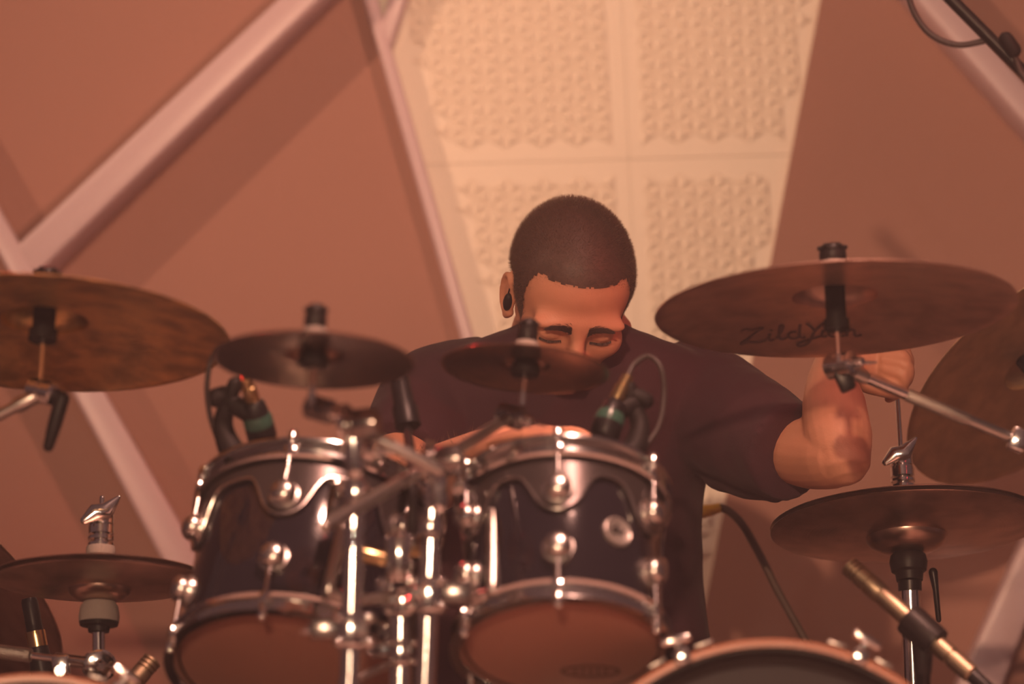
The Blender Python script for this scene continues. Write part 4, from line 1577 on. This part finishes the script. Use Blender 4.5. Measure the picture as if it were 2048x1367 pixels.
# ------------------------------------------------------------------ microphones
def pencil_mic(label, tip, tail, r, st_label, clip_t, foot, tail_cable=None, grooves=3):
    tip, tail = Vector(tip), Vector(tail)
    L = (tail - tip).length
    m = aim(tip, tail)
    o = thing('pencil_microphone', label, 'microphone', m, 'pencil microphones')
    b = B()
    g = [(0, 0), (r * 0.85, 0), (r, 0.0015)]
    z = 0.004
    for k in range(grooves):
        g += [(r, z), (r * 0.82, z + 0.0005), (r * 0.82, z + 0.0022), (r, z + 0.0027)]
        z += 0.0055
    g += [(r, 0.030), (r * 0.9, 0.0305), (r * 0.9, 0.032), (r, 0.0325), (r * 1.04, 0.05), (r * 0.96, 0.0515), (0, 0.0515)]
    lathe(b, g, 24)
    part('capsule', b, M['mic_gold'], o)
    b = B()
    lathe(b, [(0, 0.0515), (r * 0.94, 0.0515), (r * 0.94, L * 0.82), (r * 0.8, L * 0.825), (r * 0.8, L * 0.84), (r * 0.94, L * 0.845), (r * 0.92, L * 0.985), (r * 0.7, L), (0, L)], 24)
    part('body', b, M['mic_gold'], o)
    b = B()
    tube(b, [Vector((0, 0, L * 0.985)), Vector((0, 0, L + 0.03)), Vector((0, 0, L + 0.05))], [r * 0.75, r * 0.7, r * 0.4], 16, 'round')
    part('plug', b, M['mic_black'], o)
    st = thing('microphone_stand', st_label, 'microphone stand', Vector((foot.x, foot.y, 0)))
    cm = m @ Matrix.Translation((0, 0, L * clip_t))
    b = B()
    lathe(b, [(r * 0.98, -0.022), (r * 1.5, -0.022), (r * 1.6, -0.016), (r * 1.6, 0.016), (r * 1.5, 0.022), (r * 0.98, 0.022)], 20, cm, closed=True)
    part('clip', b, M['black_plastic'], st, world=True)
    b = B()
    c0 = cm.translation
    c1 = c0 + Vector((0.0, 0.004, -0.045))
    tube(b, [c0 + Vector((0, 0, -r * 1.2)), c1], [0.013, 0.010], 14, 'round')
    part('clip_joint', b, M['black_plastic'], st, world=True)
    b = B()
    tube(b, [c1, Vector((foot.x, foot.y, 0.012))], 0.009, 14)
    part('post', b, M['black_metal'], st, world=True)
    b = B()
    lathe(b, [(0, 0.0), (0.10, 0.0), (0.105, 0.006), (0.10, 0.014), (0.02, 0.022), (0, 0.022)], 40, Matrix.Translation((foot.x, foot.y, 0)))
    part('round_base', b, M['black_metal'], st, world=True)
    return o


pencil_mic('champagne pencil microphone angled up to the hi-hat beside the bass drum', P(1697, 1130, 4.5), P(1945, 1350, 4.42), 0.0118,
           'black stand and clip holding the pencil microphone by the hi-hat', 0.60, Vector((P(1840, 1300, 4.47).x + 0.005, 4.64, 0)))
pencil_mic('champagne pencil microphone tip standing up beside the larger tom', P(306, 1318, 4.64), P(190, 1452, 4.60), 0.0117,
           'black stand below the lower left microphone tip', 0.75, Vector((P(215, 1430, 4.62).x, 4.66, 0)))

# dark microphone with a brass ring behind the small hi-hat
o = thing('stage_microphone', 'dark microphone with brass ring behind the small hi-hat', 'microphone', aim(P(58, 1196, 5.0), P(100, 1420, 4.98)))
b = B()
L = 0.15
lathe(b, [(0, 0), (0.009, 0.0), (0.0105, 0.004), (0.0105, 0.042), (0, 0.042)], 20)
part('grille', b, M['mic_black'], o)
b = B()
lathe(b, [(0.0, 0.042), (0.0125, 0.042), (0.0125, 0.062), (0.0, 0.062)], 20)
part('brass_ring', b, M['xlr_gold'], o, label='brass ring')
b = B()
lathe(b, [(0, 0.062), (0.0125, 0.062), (0.016, 0.10), (0.016, L + 0.1), (0, L + 0.1)], 20)
part('body', b, M['mic_black'], o)
b = B()
tube(b, [P(86, 1350, 5.0), Vector((P(86, 1350, 5.0).x, 5.02, 0.012))], 0.010, 12)
part('post', b, M['black_metal'], o, world=True)


# clip-on tom microphones: rim clip, gooseneck, body with green band, brass plug, looping lead
def clip_mic(label, body_a, body_b, plug, lead, clip, neck, rim):
    body_a, body_b = Vector(body_a), Vector(body_b)
    o = thing('clip_microphone', label, 'microphone', Vector(rim), 'clip-on tom microphones')
    d = (body_b - body_a)
    m = aim(body_a, body_b)
    Lm = d.length
    b = B()
    lathe(b, [(0, 0), (0.008, 0), (0.0125, 0.004), (0.0145, Lm * 0.34), (0, Lm * 0.34)], 24, m)
    part('body', b, M['mic_black'], o, world=True)
    b = B()
    lathe(b, [(0, Lm * 0.34), (0.0150, Lm * 0.34), (0.0165, Lm * 0.44), (0.0165, Lm * 0.60), (0, Lm * 0.60)], 24, m)
    part('band', b, M['mic_green'], o, world=True, label='dark green band')
    b = B()
    lathe(b, [(0, Lm * 0.60), (0.0165, Lm * 0.60), (0.0165, Lm * 0.9), (0.013, Lm), (0, Lm)], 24, m)
    part('head', b, M['mic_black'], o, world=True)
    b = B()
    pm = aim(body_a, Vector(plug))
    lp = (Vector(plug) - body_a).length
    lathe(b, [(0, -0.004), (0.0075, -0.004), (0.0085, 0.002), (0.0085, lp * 0.55), (0.0068, lp * 0.6), (0.0068, lp), (0, lp)], 20, pm)
    part('plug', b, M['xlr_gold'], o, world=True, label='brass cable plug')
    b = B()
    tube(b, smooth_path([Vector(plug)] + [P(*p) for p in lead], 6), 0.0031, 10, 'round')
    part('cable', b, M['cable'], o, world=True)
    b = B()
    tube(b, smooth_path([P(*p) for p in neck], 5), [float(x) for x in np.interp(np.linspace(0, 1, 5 * (len(neck) - 1) + 1), [0, 0.5, 1], [0.017, 0.012, 0.0095])], 14, 'round')
    nk = part('gooseneck', b, M['rubber'], o, world=True)
    b = B()
    for a_, b__, r_ in clip:
        tube(b, [P(*a_), P(*b__)], r_, 12, 'round')
    part('rim_clip', b, M['rubber'], o, world=True)
    return o


clip_mic('clip-on microphone with green band on the larger tom, left of the splash post', P(505, 800, 4.36), P(527, 882, 4.38), P(490, 752, 4.345),
         [(478, 715, 4.34), (452, 690, 4.35), (425, 712, 4.36), (414, 770, 4.36), (420, 830, 4.37), (436, 880, 4.38)],
         [((432, 795, 4.37), (450, 790, 4.37), 0.011), ((452, 812, 4.37), (470, 768, 4.365), 0.0085), ((455, 800, 4.37), (505, 830, 4.365), 0.011)],
         [(480, 925, 4.36), (458, 890, 4.37), (446, 850, 4.375), (452, 815, 4.37)], P(478, 925, 4.36))
clip_mic('clip-on microphone with green band on the smaller tom before the black shirt', P(1232, 800, 4.42), P(1206, 878, 4.40), P(1256, 752, 4.43),
         [(1268, 728, 4.44), (1296, 712, 4.44), (1322, 735, 4.43), (1328, 790, 4.43), (1318, 850, 4.42), (1292, 890, 4.41)],
         [((1290, 800, 4.43), (1272, 792, 4.43), 0.010), ((1268, 815, 4.43), (1258, 775, 4.43), 0.0085), ((1268, 806, 4.43), (1224, 828, 4.42), 0.011)],
         [(1250, 925, 4.40), (1272, 890, 4.41), (1280, 850, 4.425), (1268, 815, 4.43)], P(1252, 925, 4.40))

# slim dark microphone on a thin post between the toms
o = thing('slim_microphone', 'slim dark microphone on a thin upright post between the toms', 'microphone', Vector((P(824, 1200, 4.24).x, 4.20, 0)))
b = B()
ma = aim(P(793, 728, 4.46), P(820, 872, 4.42))
lathe(b, [(0, 0), (0.008, 0), (0.011, 0.004), (0.012, 0.05), (0.0145, 0.055), (0.0145, 0.078), (0, 0.078)], 20, ma)
part('body', b, M['mic_black'], o, world=True)
b = B()
ball(b, P(780, 741, 4.45), 0.0055, 12)
part('plug', b, M['steel'], o, world=True, label='bright plug end')
b = B()
tube(b, smooth_path([P(815, 860, 4.42), P(824, 950, 4.27), P(824, 1200, 4.24), Vector((P(824, 1200, 4.24).x, 4.20, 0.015))], 6), 0.0055, 12)
part('post', b, M['rubber'], o, world=True)
b = B()
lathe(b, [(0, 0.0), (0.08, 0.0), (0.085, 0.006), (0.08, 0.012), (0, 0.018)], 32, Matrix.Translation((P(824, 1200, 4.24).x, 4.20, 0)))
part('round_base', b, M['black_metal'], o, world=True)

# overhead microphone boom crossing the top right corner, with a hanging lead
bm0, bm1 = P(1690, -215, 4.62), P(2900, 1003, 4.42)
o = thing('microphone_boom', 'dark red-lit microphone boom crossing the top right corner with a looped cable', 'microphone stand', Vector((bm1.x, bm1.y, 0)))
b = B()
tube(b, [bm0, bm1], 0.0075, 14)
part('boom_rod', b, M['black_metal'], o, world=True)
b = B()
tube(b, smooth_path([P(1812, -60, 4.60), P(1822, 10, 4.60), P(1858, 66, 4.59), P(1915, 90, 4.58), P(1985, 80, 4.57), P(2022, 95, 4.555), P(2045, 150, 4.55), P(2100, 215, 4.54)], 8), 0.0036, 10, 'round')
part('cable', b, M['cable'], o, world=True)
b = B()
tube(b, [P(2012, 78, 4.55), P(2028, 100, 4.55)], 0.0085, 12, 'round')
part('cable_clip', b, M['rubber'], o, world=True)
b = B()
tube(b, [bm1 + Vector((0, 0, 0.05)), Vector((bm1.x, bm1.y, 0.02))], 0.012, 14)
part('post', b, M['black_metal'], o, world=True)
tripod(o, Vector((bm1.x, bm1.y, 0)), 0.3, 0.25, 'black_metal')

# cable with yellow tape coming out behind the shirt and running down behind the bass drum
o = thing('stage_cable', 'dark cable with yellow taped plug curving down beside the black shirt', 'cable', Vector((P(1700, 1500, 5.35).x, 5.35, 0)))
path = smooth_path([P(1330, 1042, 5.40), P(1400, 1026, 5.40), P(1440, 1014, 5.40), P(1478, 1040, 5.40), P(1515, 1100, 5.40), P(1555, 1180, 5.39), P(1608, 1275, 5.37), P(1690, 1420, 5.34),
                    Vector((P(1730, 1500, 5.3).x, 5.3, 0.25)), Vector((P(1740, 1500, 5.3).x, 5.28, 0.006)), Vector((P(1900, 1500, 5.3).x, 5.1, 0.006))], 8)
b = B()
tube(b, path, 0.0055, 12, 'round')
part('lead', b, M['cable_brown'], o, world=True)
b = B()
yp = [P(1392, 1028, 5.40), P(1405, 1025, 5.40), P(1412, 1021, 5.40), P(1424, 1019, 5.40), P(1441, 1014, 5.40)]
tube(b, yp, [0.0062, 0.0078, 0.0088, 0.0078, 0.0066], 12)
part('yellow_tape', b, M['yellow'], o, world=True, label='yellow tape')

# ------------------------------------------------------------------ thin stage haze
hz = B()
box(hz, (4.4, 7.6, 3.4), Matrix.Translation((0.0, 2.15, 1.72)))
hm = bpy.data.materials.new('stage_haze')
hm.use_nodes = True
hm.node_tree.nodes.remove(hm.node_tree.nodes['Principled BSDF'])
vs_ = hm.node_tree.nodes.new('ShaderNodeVolumeScatter')
vs_.inputs['Color'].default_value = (1.0, 0.9, 0.95, 1)
vs_.inputs['Density'].default_value = 0.021
vs_.inputs['Anisotropy'].default_value = 0.2
hm.node_tree.links.new(vs_.outputs[0], hm.node_tree.nodes['Material Output'].inputs['Volume'])
haze = part('stage_haze', hz, hm, smooth=False)
tag(haze, 'thin warm haze hanging over the stage', 'haze', kind='stuff')
